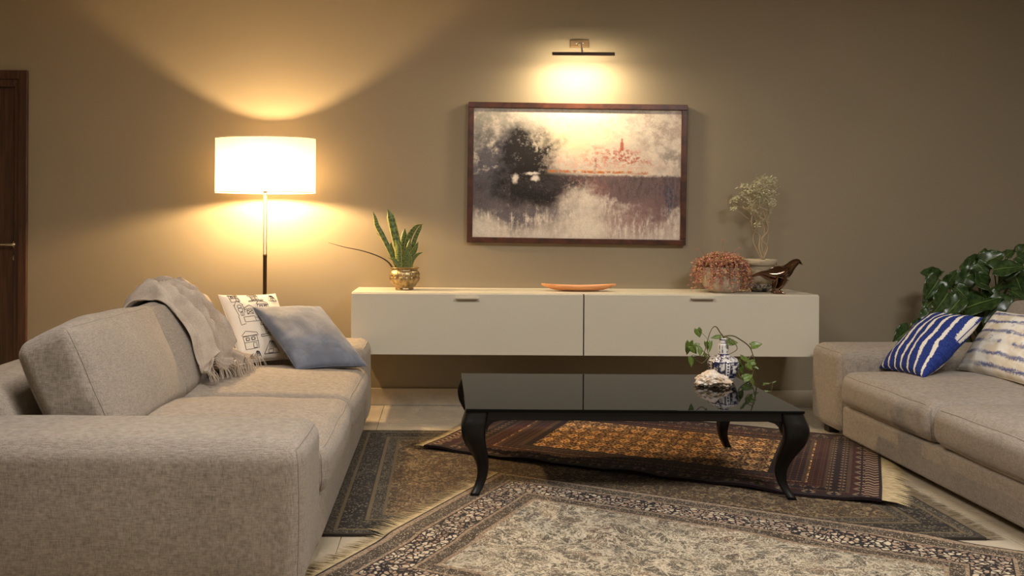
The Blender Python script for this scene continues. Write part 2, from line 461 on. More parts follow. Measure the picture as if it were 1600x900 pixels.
# cabriole leg: centre offset towards the corner (o), half width (w) down the height
LEGP = [(1.00, 0.000, 0.045), (0.93, 0.006, 0.047), (0.85, 0.013, 0.049), (0.76, 0.015, 0.048), (0.66, 0.010, 0.044),
        (0.55, -0.003, 0.037), (0.44, -0.017, 0.030), (0.32, -0.026, 0.024), (0.20, -0.024, 0.020), (0.10, -0.012, 0.018), (0.0, 0.008, 0.018)]
for sx in (-1, 1):
    for sy in (-1, 1):
        bx, by = sx*(tw-0.046), sy*(td-0.046); zt = TZ-0.0125
        z0 = 0.0215 if (sx < 0 and sy < 0) else (0.012 if sy < 0 else 0.026)
        V, Fc = [], []; prof = []
        pts = spline([(o, w_, z) for (z, o, w_) in LEGP], 36)
        for p in pts:
            o, w_, z = p; zz = z0 + z*(zt-z0); cx, cy = bx+sx*o, by+sy*o
            c = w_*0.25
            for (ax, ay) in ((-w_+c, -w_), (w_-c, -w_), (w_, -w_+c), (w_, w_-c), (w_-c, w_), (-w_+c, w_), (-w_, w_-c), (-w_, -w_+c)):
                # inner corner is cut away so the leg reads as a curved bracket
                k = 0.75 if (ax*sx < 0 and ay*sy < 0) else 1.0
                V.append(Vector((cx+ax*k, cy+ay*k, zz)))
        n = len(pts)
        for i in range(n-1):
            for k in range(8): Fc.append((i*8+k, i*8+(k+1) % 8, (i+1)*8+(k+1) % 8, (i+1)*8+k))
        Fc.append(tuple(range(8))); Fc.append(tuple((n-1)*8+k for k in range(8)))
        lg = mesh('leg', (V, Fc), M_BLACKW, tab)
        # small curved brackets from knee to apron
        for (dx, dy) in ((-sx, 0), (0, -sy)):
            br = []
            prof = [(0.0, 0.0), (0.062, 0.0), (0.060, -0.036), (0.030, -0.044), (0.012, -0.060), (0.0, -0.090)]
            p0 = Vector((bx + dx*0.036 - (0 if dx else 0.0), by + dy*0.036, zt))
            if dx: p0.y = by + sy*0.018
            else: p0.x = bx + sx*0.018
            th = Vector((0, 0.008, 0)) if dx else Vector((0.008, 0, 0))
            for sgn in (-1, 1):
                for (u, z) in prof: br.append(p0 + Vector((dx*u, dy*u, z)) + th*sgn)
            k = len(prof)
            fc = [tuple(range(k)), tuple(range(2*k-1, k-1, -1))] + [(i, (i+1) % k, k+(i+1) % k, k+i) for i in range(k)]
            mesh('bracket', (br, fc), M_BLACKW, lg, False)

# ------------------------------------------------------------------ rugs
def speckle(g, p, scale, cols, edge=None, ew=0.06):
    """random cell colours between two tones with optional dark outlines"""
    c = g.xyz(g.vor(p, scale, 'F1', 'Color'))[0]
    col = g.mix(g.ss(c, 0.2, 0.8), lin(*cols[0]), lin(*cols[1]))
    if edge:
        e = g.vor(p, scale, 'DISTANCE_TO_EDGE', 'Distance')
        col = g.mix(g.ss(e, ew*0.6, ew*1.5), lin(*edge), col)
    return col
def rug_mat_base(name, W_, H_):
    g = G(name); uv = g.tc('UV'); u, v, _ = g.xyz(uv)
    de = g.min(g.min(u, W_-u), g.min(v, H_-v))
    return g, uv, u, v, de
def finish_rug(g, uv, col, wear=0.1):
    n = g.noise(uv, 420, 2); m_ = g.noise(uv, 3.5, 4)
    g.bump(n, 0.4, 0.003)
    return g.done(g.mul(g.mul(col, g.ss(m_, 0.3, 0.7, 1-wear, 1+wear)), g.ss(n, 0.3, 0.7, 0.75, 1.2)), 0.95, 0, 0.15, sheen=0.1)

def mat_rug_taupe(W_, H_):
    g, uv, u, v, de = rug_mat_base('taupe_rug_pile', W_, H_)
    wp = g.vec(u + (g.noise(uv, 30, 2)-0.5)*0.012, v + (g.noise(g.scl(uv, (1, 1, 1)), 33, 2)-0.5)*0.012)
    f1 = speckle(g, wp, 70, ((82, 68, 50), (136, 116, 84)), (52, 42, 32), 0.10)
    big = g.vor(wp, 13, 'F1', 'Distance')
    f2 = g.mix(g.ss(g.abs(big-0.32), 0.07, 0.02)*0.7, f1, lin(146, 128, 96))
    field = g.mix(g.ss(g.noise(uv, 55, 3), 0.48, 0.62)*0.6, f2, lin(98, 70, 44))
    main = speckle(g, wp, 85, ((40, 35, 29), (104, 94, 76)), (33, 28, 25), 0.12)
    guard = speckle(g, wp, 120, ((70, 62, 50), (120, 110, 90)), (44, 38, 32), 0.12)
    tan = lin(98, 85, 62); dark = lin(48, 42, 36)
    col = field
    for (a, b_, c) in ((0.165, 0.21, guard), (0.21, 0.222, tan), (0.150, 0.165, tan), (0.145, 0.150, dark), (0.058, 0.145, main), (0.045, 0.058, tan), (0.010, 0.045, guard), (-1.0, 0.010, dark)):
        col = g.mix(g.band(de, a, b_), col, c)
    return finish_rug(g, uv, col)

def mat_rug_cream(W_, H_):
    g, uv, u, v, de = rug_mat_base('cream_paisley_pile', W_, H_)
    nx, ny, nz = g.xyz(g.noise(uv, 5.5, 3, 0.55, 0, True))
    fx, fy, fz = g.xyz(g.noise(uv, 40, 2, 0.5, 0, True))
    wu = u + (nx-0.5)*0.10; wv = v + (ny-0.5)*0.10
    wp = g.vec(wu, wv); fp = g.vec(u + (fx-0.5)*0.014, v + (fy-0.5)*0.014)
    rings = g.vor(wp, 4.6, 'SMOOTH_F1', 'Distance')
    cell = g.xyz(g.vor(wp, 4.6, 'F1', 'Color'))[0]
    rr = g.fract(rings*5.0 + cell*3.0 + (g.noise(uv, 22, 3)-0.5)*0.5)
    base = speckle(g, fp, 110, ((150, 138, 116), (188, 176, 152)), (104, 94, 78), 0.09)
    grn = speckle(g, fp, 130, ((88, 86, 72), (168, 158, 136)), (60, 56, 50), 0.13)
    rose = speckle(g, fp, 110, ((138, 108, 86), (182, 158, 132)), (90, 72, 60), 0.11)
    field = g.mix(g.ss(rr, 0.35, 0.5)*g.ss(rr, 0.95, 0.8)*0.8, base, grn)
    field = g.mix(g.ss(g.noise(uv, 5.2, 3), 0.54, 0.66)*0.6, field, rose)
    sc = g.abs(g.noise(g.vec(u, v, 3.3), 11, 4, 0.6, 0.6)-0.5)                            # pale scrolls
    field = g.mix(g.ss(sc, 0.030, 0.010)*0.8, field, lin(196, 184, 160))
    field = g.mix(g.ss(g.abs(rr-0.42), 0.07, 0.03)*0.55, field, lin(196, 184, 160))
    cn = g.noise(g.vec(u, v, 1.7), 7, 3, 0.55, 0.5)
    cl_ = g.abs(g.fract(cn*13)-0.5)
    field = g.mix(g.ss(cl_, 0.13, 0.05)*0.6, field, lin(200, 188, 166))
    field = g.mix(g.ss(g.abs(cl_-0.22), 0.05, 0.02)*0.55, field, lin(84, 74, 62))
    tw_ = g.abs(g.noise(uv, 19, 4, 0.6, 0.5)-0.5)                                         # dark twigs
    field = g.mix(g.ss(tw_, 0.018, 0.007)*g.ss(g.noise(uv, 7, 1), 0.46, 0.58)*0.85, field, lin(58, 44, 38))
    petals = speckle(g, fp, 46, ((198, 182, 156), (160, 134, 112)), (30, 26, 28), 0.11)
    petals = g.mix(g.ss(g.vor(fp, 46, 'F1', 'Distance'), 0.14, 0.05), petals, lin(112, 96, 70))
    clus = g.ss(g.vor(fp, 15, 'DISTANCE_TO_EDGE', 'Distance'), 0.035, 0.012)
    petals = g.mix(clus, petals, lin(32, 28, 30))
    guard = speckle(g, fp, 125, ((90, 78, 62), (164, 148, 124)), (56, 47, 40), 0.14)
    dark = lin(44, 38, 34); tan = lin(150, 134, 110)
    tanl = g.mix(g.ss(g.noise(uv, 90, 2), 0.45, 0.6), tan, lin(120, 92, 74))
    col = field
    for (a, b_, c) in ((0.285, 0.30, tanl), (0.24, 0.285, guard), (0.228, 0.240, tanl), (0.224, 0.228, dark), (0.105, 0.224, petals), (0.100, 0.105, dark), (0.088, 0.100, tanl), (0.03, 0.088, guard), (0.008, 0.03, tanl), (-1.0, 0.008, dark)):
        col = g.mix(g.band(de, a, b_), col, c)
    return finish_rug(g, uv, col)

def mat_rug_red(W_, H_):
    g, uv, u, v, de = rug_mat_base('red_tribal_pile', W_, H_)
    ex = g.min(u, W_-u); ey = g.min(v, H_-v)
    gold = lin(228, 184, 116); mar = lin(58, 25, 22); dk = lin(32, 20, 22); crm = lin(148, 126, 98); org = lin(118, 72, 46)
    def gul(s1, s2, c_in, c_out, c_mid):
        a = g.abs(g.fract(u*(1/s1))-0.5); b_ = g.abs(g.fract(v*(1/s2))-0.5)
        dm = a + b_
        c = g.mix(g.ss(dm, 0.36, 0.33), c_out, c_in)
        c = g.mix(g.ss(dm, 0.22, 0.19), c, c_mid)
        c = g.mix(g.ss(dm, 0.09, 0.06), c, c_in)
        return g.mix(g.ss(g.min(a, b_), 0.05, 0.03), c, c_mid)
    fi = gul(0.090, 0.125, gold, mar, lin(128, 64, 36))
    fi = g.mix(g.ss(g.noise(uv, 75, 2), 0.5, 0.6)*0.7, fi, gold)
    # border rows
    bd1 = gul(0.05, 0.05, crm, dk, mar); bd2 = gul(0.034, 0.034, org, mar, dk); bd3 = gul(0.10, 0.10, crm, mar, dk)
    bd4 = gul(0.028, 0.040, mar, dk, lin(104, 60, 44))
    chev = g.mix(g.ss(g.abs(g.fract((v + g.abs(g.fract(u*22)-0.5)*0.05)*22)-0.5), 0.22, 0.18), mar, crm)
    hatch = g.mix(g.ss(g.fract((u+v)*70), 0.4, 0.6), dk, lin(104, 76, 54))
    # the two ends carry wide striped panels, the long sides narrower ones
    el = g.min(ex*0.62, ey)
    col = fi
    for (a, b_, c) in ((0.262, 0.285, dk), (0.245, 0.262, hatch), (0.195, 0.245, bd4), (0.185, 0.195, hatch), (0.140, 0.180, bd2), (0.132, 0.140, hatch), (0.085, 0.132, bd1), (0.075, 0.085, hatch), (0.035, 0.075, bd3), (-1.0, 0.035, dk)):
        col = g.mix(g.band(el, a, b_), col, c)
    col = g.mix(g.band(ex, 0.012, 0.065)*g.gt(ey, 0.02), col, chev)
    n = g.noise(uv, 200, 2)
    col = g.mix(g.ss(n, 0.55, 0.7)*0.5, col, mar)
    return finish_rug(g, uv, col, 0.15)

def make_rug(name, label, quad, z0, th, mat_fn, nx, ny, und, fr_ends, fr_len, fr_mat):
    a, b_, c, d = [Vector((p[0], p[1], 0)) for p in quad]
    W_ = ((b_-a).length + (c-d).length)/2; H_ = ((d-a).length + (c-b_).length)/2
    t = thing(name, label, 'rug', ((a.x+c.x)/2, (a.y+c.y)/2, 0)); o0 = Vector(t.location)
    V, Fc, UV = [], [], []
    def P(s, r, top=True):
        p = a*(1-s)*(1-r) + b_*s*(1-r) + c*s*r + d*(1-s)*r
        k = und(s, r)
        p = p + Vector((0, 0, z0 + (th if top else 0.0) + k[2])) + Vector((k[0], k[1], 0))
        return p - o0
    for top in (True, False):
        for j in range(ny+1):
            for i in range(nx+1):
                V.append(P(i/nx, j/ny, top)); UV.append((i/nx*W_, j/ny*H_))
    N = (nx+1)*(ny+1)
    for j in range(ny):
        for i in range(nx):
            k = j*(nx+1)+i; q = (k, k+1, k+nx+2, k+nx+1)
            Fc.append(q); Fc.append(tuple(N+x for x in reversed(q)))
    rim = [i for i in range(nx)] + [j*(nx+1)+nx for j in range(ny)] + [ny*(nx+1)+i for i in range(nx, 0, -1)] + [j*(nx+1) for j in range(ny, 0, -1)]
    for i, k in enumerate(rim):
        k2 = rim[(i+1) % len(rim)]; Fc.append((k2, k, N+k, N+k2))
    mesh('pile', (V, Fc), mat_fn(W_, H_), t, False, UV)
    for s in fr_ends:
        mb = MB(); R = random.Random(int(s)+5)
        nst = int(H_/0.0042)
        for i in range(nst):
            r = (i+R.random()*0.6)/nst; r = min(r, 0.999)
            p = P(s, r); inner = P(0.05 if s == 0 else 0.95, r)
            dr = (p-inner).normalized(); dr.z = 0
            clump = math.sin(r*H_*55)*0.012 + R.gauss(0, 0.006) + math.sin(r*H_*9)*0.02
            L = fr_len*(0.86+0.22*R.random()); sd = Vector((-dr.y, dr.x, 0))
            p = Vector((p.x, p.y, p.z-0.003))
            zb_ = fr_z(Vector((p.x+o0.x, p.y+o0.y, 0)) + dr*L*0.6, z0) + 0.0015
            m1 = p + dr*L*0.45 + sd*clump*0.5; m1.z = max(zb_, p.z-0.004) + 0.003*R.random()
            e1 = p + dr*L + sd*clump; e1.z = zb_ + 0.004*R.random()
            wv = 0.0030
            mb.add(([p-sd*wv, p+sd*wv, m1+sd*wv*0.9+Vector((0, 0, 0.001)), m1-sd*wv*0.9, e1], [(0, 1, 2, 3), (3, 2, 4)]))
        stuff(mesh('fringe', mb.vf, fr_mat, t, False))
    return t
R1 = ((-0.43, 3.15), (1.95, 3.15), (1.95, 4.78), (-0.43, 4.78))
def fr_z(p, z0):
    if z0 > 0.006 and R1[0][0] < p.x < R1[1][0] and R1[0][1] < p.y < R1[2][1]: return 0.0115
    return 0.0005
M_FR1 = plain('tan_fringe', (184, 165, 128), 0.95, 0, 0.1, 0.15, 40)
M_FR2 = plain('grey_tan_fringe', (110, 98, 78), 0.95, 0, 0.1, 0.2, 40)
make_rug('area_rug', 'taupe oriental rug lying lowest, under the coffee table and the other rugs', R1, 0.0005, 0.010, mat_rug_taupe, 24, 16,
         lambda s, r: (0, 0, 0), (1,), 0.085, M_FR2)
TLc = Vector((0.264, 3.93)); eb = Vector((0.885, -0.465))*2.02; el_ = Vector((-0.493, -0.87))*1.36
q2 = (TLc+el_, TLc+el_+eb, TLc+eb, TLc)
make_rug('area_rug', 'cream paisley rug with flowered border at the front of the room', [tuple(p) for p in q2], 0.0110, 0.010, mat_rug_cream, 60, 40,
         lambda s, r: (0, 0, -0.0105*(0 if (3.15 < (q2[0]*(1-s)*(1-r)+q2[1]*s*(1-r)+q2[2]*s*r+q2[3]*(1-s)*r).y) else min(1, (3.15-(q2[0]*(1-s)*(1-r)+q2[1]*s*(1-r)+q2[2]*s*r+q2[3]*(1-s)*r).y)/0.06))), (0, 1), 0.10, M_FR1)
def und3(s, r):
    e = max(0.0, 1-r*5)
    return (0, e*0.012*math.sin(s*21), max(0.0, e*0.012*math.sin(s*26+1.0)) + 0.003*(1+math.sin(s*14+r*5))*0.5)
make_rug('area_rug', 'dark red and gold tribal rug with striped ends, under the coffee table', ((-0.082, 4.36), (1.756, 3.5), (2.288, 4.6), (0.45, 5.46)), 0.0112, 0.011, mat_rug_red, 90, 40, und3, (0, 1), 0.11, M_FR1)

# ------------------------------------------------------------------ floor lamp
LX, LY = -1.052, 5.265
lamp = thing('floor_lamp', 'lit floor lamp with wide oval cream drum shade behind the sofa', 'floor lamp', (LX, LY, 0))
mesh('base', lathe([(0.13, 0), (0.13, 0.012), (0.125, 0.016), (0.02, 0.02), (0.014, 0.03)], 40), M_STEEL, lamp)
mesh('pole', MB().add(lathe([(0.0115, 0.02), (0.0115, 0.93), (0.0125, 0.93), (0.0125, 0.945), (0.0115, 0.945), (0.0115, 1.32)], 20)).vf, M_STEEL, lamp)
SA, SB, SZ0, SZ1 = 0.298, 0.157, 1.312, 1.632
g = G('lamp_shade_fabric'); nt = g.nt
o_ = g.tc('Object'); wv_ = g.noise(g.scl(o_, (300, 300, 20)), 1, 2)
tr = g.n('ShaderNodeBsdfTranslucent'); df = g.n('ShaderNodeBsdfDiffuse'); ms = g.n('ShaderNodeMixShader'); ms.inputs[0].default_value = 0.55
shc = g.mul(lin(152, 144, 128), g.ss(wv_, 0.3, 0.7, 0.96, 1.0))
g.link(shc, tr.inputs[0]); g.link(shc, df.inputs[0])
nt.links.new(df.outputs[0], ms.inputs[1]); nt.links.new(tr.outputs[0], ms.inputs[2]); nt.links.new(ms.outputs[0], g.out.inputs[0])
V, Fc = [], []; seg = 64
for z in (SZ0, (SZ0+SZ1)/2, SZ1):
    for k in range(seg):
        a_ = 2*PI*k/seg; c_, s_ = math.cos(a_), math.sin(a_)
        pw = 1.0
        V.append(Vector((SA*math.copysign(abs(c_)**pw, c_), SB*math.copysign(abs(s_)**pw, s_), z)))
for i in range(2):
    for k in range(seg): Fc.append((i*seg+k, i*seg+(k+1) % seg, (i+1)*seg+(k+1) % seg, (i+1)*seg+k))
shade = mesh('shade', (V, Fc), g.mat, lamp)
M_WHITE = plain('white_wire', (230, 220, 200), 0.5)
for z in (SZ0, SZ1):
    ring = [Vector((SA*math.copysign(abs(math.cos(2*PI*k/seg))**1.0, math.cos(2*PI*k/seg)), SB*math.copysign(abs(math.sin(2*PI*k/seg))**1.0, math.sin(2*PI*k/seg)), z)) for k in range(seg)]
    mesh('ring', tube(ring, 0.0025, 6, True), M_WHITE, shade)
mesh('spider', MB().add(tube([(-SA, 0, SZ1-0.002), (SA, 0, SZ1-0.002)], 0.002, 6)).add(tube([(0, 0, 1.315), (0, 0, 1.348)], 0.015, 12)).add(tube([(0, 0, 1.345), (0.05, 0, 1.36), (0.055, 0, SZ1-0.002)], 0.0015, 6)).vf, M_STEEL, lamp)
mesh('bulb', lathe([(0.010, 1.350), (0.012, 1.358), (0.020, 1.372), (0.0235, 1.388), (0.020, 1.404), (0.011, 1.415), (0.002, 1.418)], 20), emit('warm_bulb', (1.0, 0.66, 0.32, 1), 3900.0), lamp)

# ------------------------------------------------------------------ picture light and painting
pz = at(905, 69, WY)
pl = thing('picture_light', 'slim bar picture light on the wall above the painting, lit', 'picture light', (pz.x, WY, pz.z))
mesh('back_plate', MB().add(bev(-0.058, 0.058, -0.018, 0, -0.024, 0.024, 0.003)).vf, plain('bronze_plate', (128, 106, 76), 0.45, 0.6), pl, False)
for sx in (-0.016, 0.016):
    mesh('screw', softbox((0.018, 0.006, 0.009), 0.003, (0, 0, 0), 2, 2, (sx, -0.02, 0.002)), M_CHROME, pl)
bc = at(911.5, 84.5, 5.30) - Vector((pz.x, WY, pz.z))
mesh('arm', tube(spline([(-0.004, -0.018, -0.006), (0.0, -0.08, -0.02), (bc.x-0.004, bc.y+0.01, bc.z+0.006)], 10), 0.006, 10), M_HANDLE, pl)
bl = 0.187
bar = mesh('light_bar', MB().add(bev(bc.x-bl, bc.x+bl, bc.y-0.012, bc.y+0.012, bc.z, bc.z+0.010, 0.002)).add(bev(bc.x-bl, bc.x+bl, bc.y-0.012, bc.y-0.009, bc.z-0.011, bc.z+0.001, 0.0008)).vf, plain('bronze_bar', (60, 44, 30), 0.4, 0.6), pl, False)
mesh('led_strip', box(bc.x-bl+0.004, bc.x+bl-0.004, bc.y-0.008, bc.y+0.008, bc.z-0.003, bc.z-0.0005), emit('warm_led', (1.0, 0.79, 0.50, 1), 700.0), bar, False)

PX0, PX1, PZ0, PZ1 = 0.160, 1.520, 1.013, 1.886
pt = thing('painting', 'large abstract riverside painting in a dark mahogany frame under the picture light', 'painting', ((PX0+PX1)/2, WY, (PZ0+PZ1)/2))
pt.rotation_euler = (0, math.radians(0.5), 0)
pw_, ph_ = (PX1-PX0)/2, (PZ1-PZ0)/2; fw = 0.034
for (x0, x1, z0, z1) in ((-pw_, pw_, ph_-fw, ph_), (-pw_, pw_, -ph_, -ph_+fw), (-pw_, -pw_+fw, -ph_+fw, ph_-fw), (pw_-fw, pw_, -ph_+fw, ph_-fw)):
    mesh('frame_rail', bev(x0, x1, -0.040, -0.006, z0, z1, 0.003), M_FRAMEW, pt, False)
mesh('backing', box(-pw_+0.01, pw_-0.01, -0.010, -0.002, -ph_+0.01, ph_-0.01), M_GAP, pt, False)
g = G('painted_canvas'); uv = g.tc('UV'); u, v, _ = g.xyz(uv)
asp = g.vec(u*1.6, v)
nA, nB, nC = g.xyz(g.noise(asp, 3.2, 6, 0.62, 0.3, True))
wu = u + (nA-0.5)*0.22; wv = v + (nB-0.5)*0.26
fine = g.noise(asp, 26, 6, 0.75); streak = g.noise(g.vec(u*60, v*9), 1, 5, 0.7); mid = g.noise(asp, 9, 5, 0.7)
wu2 = u + (nA-0.5)*0.42 + (mid-0.5)*0.16; wv2 = v + (nB-0.5)*0.46 + (mid-0.5)*0.16
def over(col, c, mask, k=1.0): return g.mix(g.min(g.max(mask*k, 0.0), 1.0), col, lin(*c))
col = g.mix(g.ss(mid, 0.3, 0.7), lin(230, 218, 204), lin(206, 194, 182))
col = over(col, (246, 226, 178), g.gauss(wu, wv, 0.52, 0.80, 0.28, 0.26), 0.9)
col = over(col, (168, 166, 156), g.gauss(wu, wv, 0.06, 0.82, 0.42, 0.40)*g.ss(mid, 0.35, 0.6), 1.1)
col = over(col, (176, 150, 142), g.gauss(wu2, wv2, 0.90, 0.88, 0.30, 0.22)*g.ss(mid, 0.45, 0.6), 0.7)
col = over(col, (204, 142, 122), g.gauss(wu2, wv, 0.64, 0.60, 0.42, 0.15)*g.ss(fine, 0.42, 0.6), 1.0)
col = over(col, (168, 84, 66), g.gauss(wu, wv, 0.74, 0.625, 0.20, 0.07)*g.ss(fine, 0.46, 0.58), 1.0)
col = over(col, (140, 130, 126), g.gauss(wu, wv, 0.96, 0.66, 0.16, 0.16)*g.ss(mid, 0.4, 0.6), 0.7)
# river band, streaked downwards
low = v + (streak-0.5)*0.12 + (mid-0.5)*0.36 + (nC-0.5)*0.22 - g.ss(g.abs(wu-0.52), 0.16, 0.04)*0.13 + g.ss(g.abs(wu-0.84), 0.20, 0.05)*0.11 + g.ss(wu, 0.42, 0.25)*0.10
bandm = g.ss(low, 0.20, 0.36)*g.ss(v + (fine-0.5)*0.06, 0.505, 0.475)
tint = g.mix(g.ss(u + (nA-0.5)*0.4, 0.40, 0.72), lin(70, 58, 60), lin(112, 88, 94))
tint = g.mix(g.ss(streak*0.5 + fine*0.5, 0.42, 0.6), tint, lin(62, 52, 60))
tint = g.mix(g.gauss(wu2, wv2, 0.54, 0.36, 0.22, 0.18)*0.85, tint, lin(168, 120, 116))
col = g.mix(g.min(bandm*1.0, 0.94), col, tint)
col = over(col, (150, 118, 116), g.gauss(wu2, wv, 0.80, 0.14, 0.34, 0.26)*g.ss(streak, 0.36, 0.56), 0.9)
col = over(col, (108, 101, 106), g.gauss(wu2, wv, 0.20, 0.20, 0.40, 0.28)*g.ss(streak*0.6+mid*0.4, 0.38, 0.56), 1.2)
col = over(col, (226, 216, 200), g.gauss(wu, wv, 0.54, 0.08, 0.16, 0.22), 1.2)
col = over(col, (218, 208, 194), g.gauss(wu, wv, 0.04, 0.06, 0.18, 0.18), 1.0)
# dark mass of trees at left with its reflection
col = over(col, (100, 97, 106), g.gauss(wu2, wv2, 0.14, 0.58, 0.26, 0.44)*g.ss(mid, 0.25, 0.55), 1.6)
col = over(col, (44, 40, 42), g.gauss(wu2, wv2, 0.25, 0.62, 0.21, 0.42)*g.ss(fine*0.6+mid*0.4, 0.36, 0.54), 2.0)
col = over(col, (36, 32, 32), g.gauss(wu2, wv, 0.27, 0.42, 0.27, 0.25)*g.ss(fine*0.5+mid*0.5, 0.30, 0.48), 2.2)
col = over(col, (60, 54, 58), g.gauss(u, wv, 0.40, 0.42, 0.30, 0.12)*g.ss(fine, 0.35, 0.55), 1.3)
# glowing bank, tower, boats and a blue stroke
col = over(col, (186, 112, 58), g.band(u, 0.36, 0.84)*g.ss(g.abs(v-0.515-(nC-0.5)*0.03), 0.016, 0.004)*g.ss(fine, 0.40, 0.55), 1.0)
col = over(col, (238, 196, 132), g.band(u, 0.50, 0.78)*g.ss(g.abs(v-0.528), 0.006, 0.001)*g.ss(streak, 0.4, 0.6), 0.8)
col = over(col, (176, 86, 66), g.band(u, 0.706, 0.722)*g.band(v + (fine-0.5)*0.03, 0.68, 0.745), 0.85)
col = over(col, (176, 86, 66), g.ss(g.abs(u-0.714), 0.006, 0.003)*g.band(v, 0.74, 0.775), 0.75)
col = over(col, (150, 92, 76), g.ss(g.abs(u-0.588), 0.008, 0.003)*g.band(v, 0.5, 0.62)*g.ss(fine, 0.4, 0.55), 0.8)
for (a_, b_, ra, rb) in ((0.205, 0.455, 0.022, 0.05), (0.30, 0.462, 0.028, 0.035), (0.285, 0.50, 0.05, 0.016)):
    col = over(col, (226, 216, 206), g.gauss(u + (fine-0.5)*0.05, v + (streak-0.5)*0.05, a_, b_, ra, rb), 1.6)
col = over(col, (52, 74, 100), g.gauss(u + (fine-0.5)*0.03, wv, 0.945, 0.32, 0.03, 0.22)*g.ss(streak, 0.4, 0.6), 1.2)
hair = g.noise(g.vec(u*160, v*100), 1, 5, 0.75)
col = over(col, (196, 186, 178), g.ss(hair*0.6+fine*0.4, 0.56, 0.66)*g.band(v, 0.02, 0.50), 0.55)
col = over(col, (88, 78, 84), g.ss(hair*0.5+mid*0.5, 0.56, 0.66)*g.ss(v, 0.6, 0.4), 0.6)
col = g.mul(col, g.ss(fine*0.5+hair*0.5, 0.3, 0.7, 0.74, 1.12))
g.bump(fine, 0.15, 0.003)
M_CANVAS = g.done(col, 0.7, 0, 0.25)
cx_, cz_ = pw_-fw+0.004, ph_-fw+0.004
mesh('canvas', ([(-cx_, -0.024, -cz_), (cx_, -0.024, -cz_), (cx_, -0.024, cz_), (-cx_, -0.024, cz_), (-cx_, -0.012, -cz_), (cx_, -0.012, -cz_), (cx_, -0.012, cz_), (-cx_, -0.012, cz_)],
     [(0, 1, 2, 3), (7, 6, 5, 4), (0, 4, 5, 1), (1, 5, 6, 2), (2, 6, 7, 3), (3, 7, 4, 0)]), M_CANVAS, pt, False, [(0, 0), (1, 0), (1, 1), (0, 1)]*2)

# ------------------------------------------------------------------ throw cushions
def pillow_fn(bl, e1, e2, th, pinch=0.055, seed=1):
    e1, e2, bl = Vector(e1), Vector(e2), Vector(bl)
    nr = e1.cross(e2).normalized(); c0 = bl + (e1+e2)/2
    def P(u, v, side):
        uu = u*(1 - pinch*(1-v*v)*u*u); vv = v*(1 - pinch*(1-u*u)*v*v)
        k = max(0.0, (1-u*u)*(1-v*v))
        z = th*(k**0.42)*side
        p = c0 + e1*(uu/2) + e2*(vv/2)
        wv = mnoise.noise(Vector((u*2.2, v*2.2, seed*9.1+side)))*0.010*min(1, k*4)
        ed = mnoise.noise(Vector((u*5+seed, v*5, side*3.0)))*0.004*min(1, k*8)
        return p + nr*(z + wv*side + ed)
    return P, c0, nr
def make_pillow(name, label, bl, e1, e2, th, mat, seed, pipe=None, n=30):
    P, c0, nr = pillow_fn(bl, e1, e2, th, 0.055, seed)
    t = thing(name, label, 'cushion', c0); V, Fc, UV = [], [], []
    tk = [math.sin((i/n-0.5)*PI)*0.75 + (i/n*2-1)*0.25 for i in range(n+1)]
    idx = {}
    for side in (1, -1):
        for j in range(n+1):
            for i in range(n+1):
                rim = i in (0, n) or j in (0, n)
                if rim and side == -1: idx[(i, j, -1)] = idx[(i, j, 1)]; continue
                idx[(i, j, side)] = len(V); V.append(P(tk[i], tk[j], side)-c0); UV.append(((tk[i]+1)/2, (tk[j]+1)/2))
        for j in range(n):
            for i in range(n):
                q = [idx[(i, j, side)], idx[(i+1, j, side)], idx[(i+1, j+1, side)], idx[(i, j+1, side)]]
                Fc.append(tuple(q if side > 0 else q[::-1]))
    mesh('cover', (V, Fc), mat, t, True, UV)
    rim = [(tk[i], -1) for i in range(n)] + [(1, tk[i]) for i in range(n)] + [(-tk[i], 1) for i in range(n)] + [(-1, -tk[i]) for i in range(n)]
    mesh('seam', tube([P(a, b_, 1)-c0 for (a, b_) in rim], 0.0022, 6, True), pipe or mat, t)
    return t, P, c0
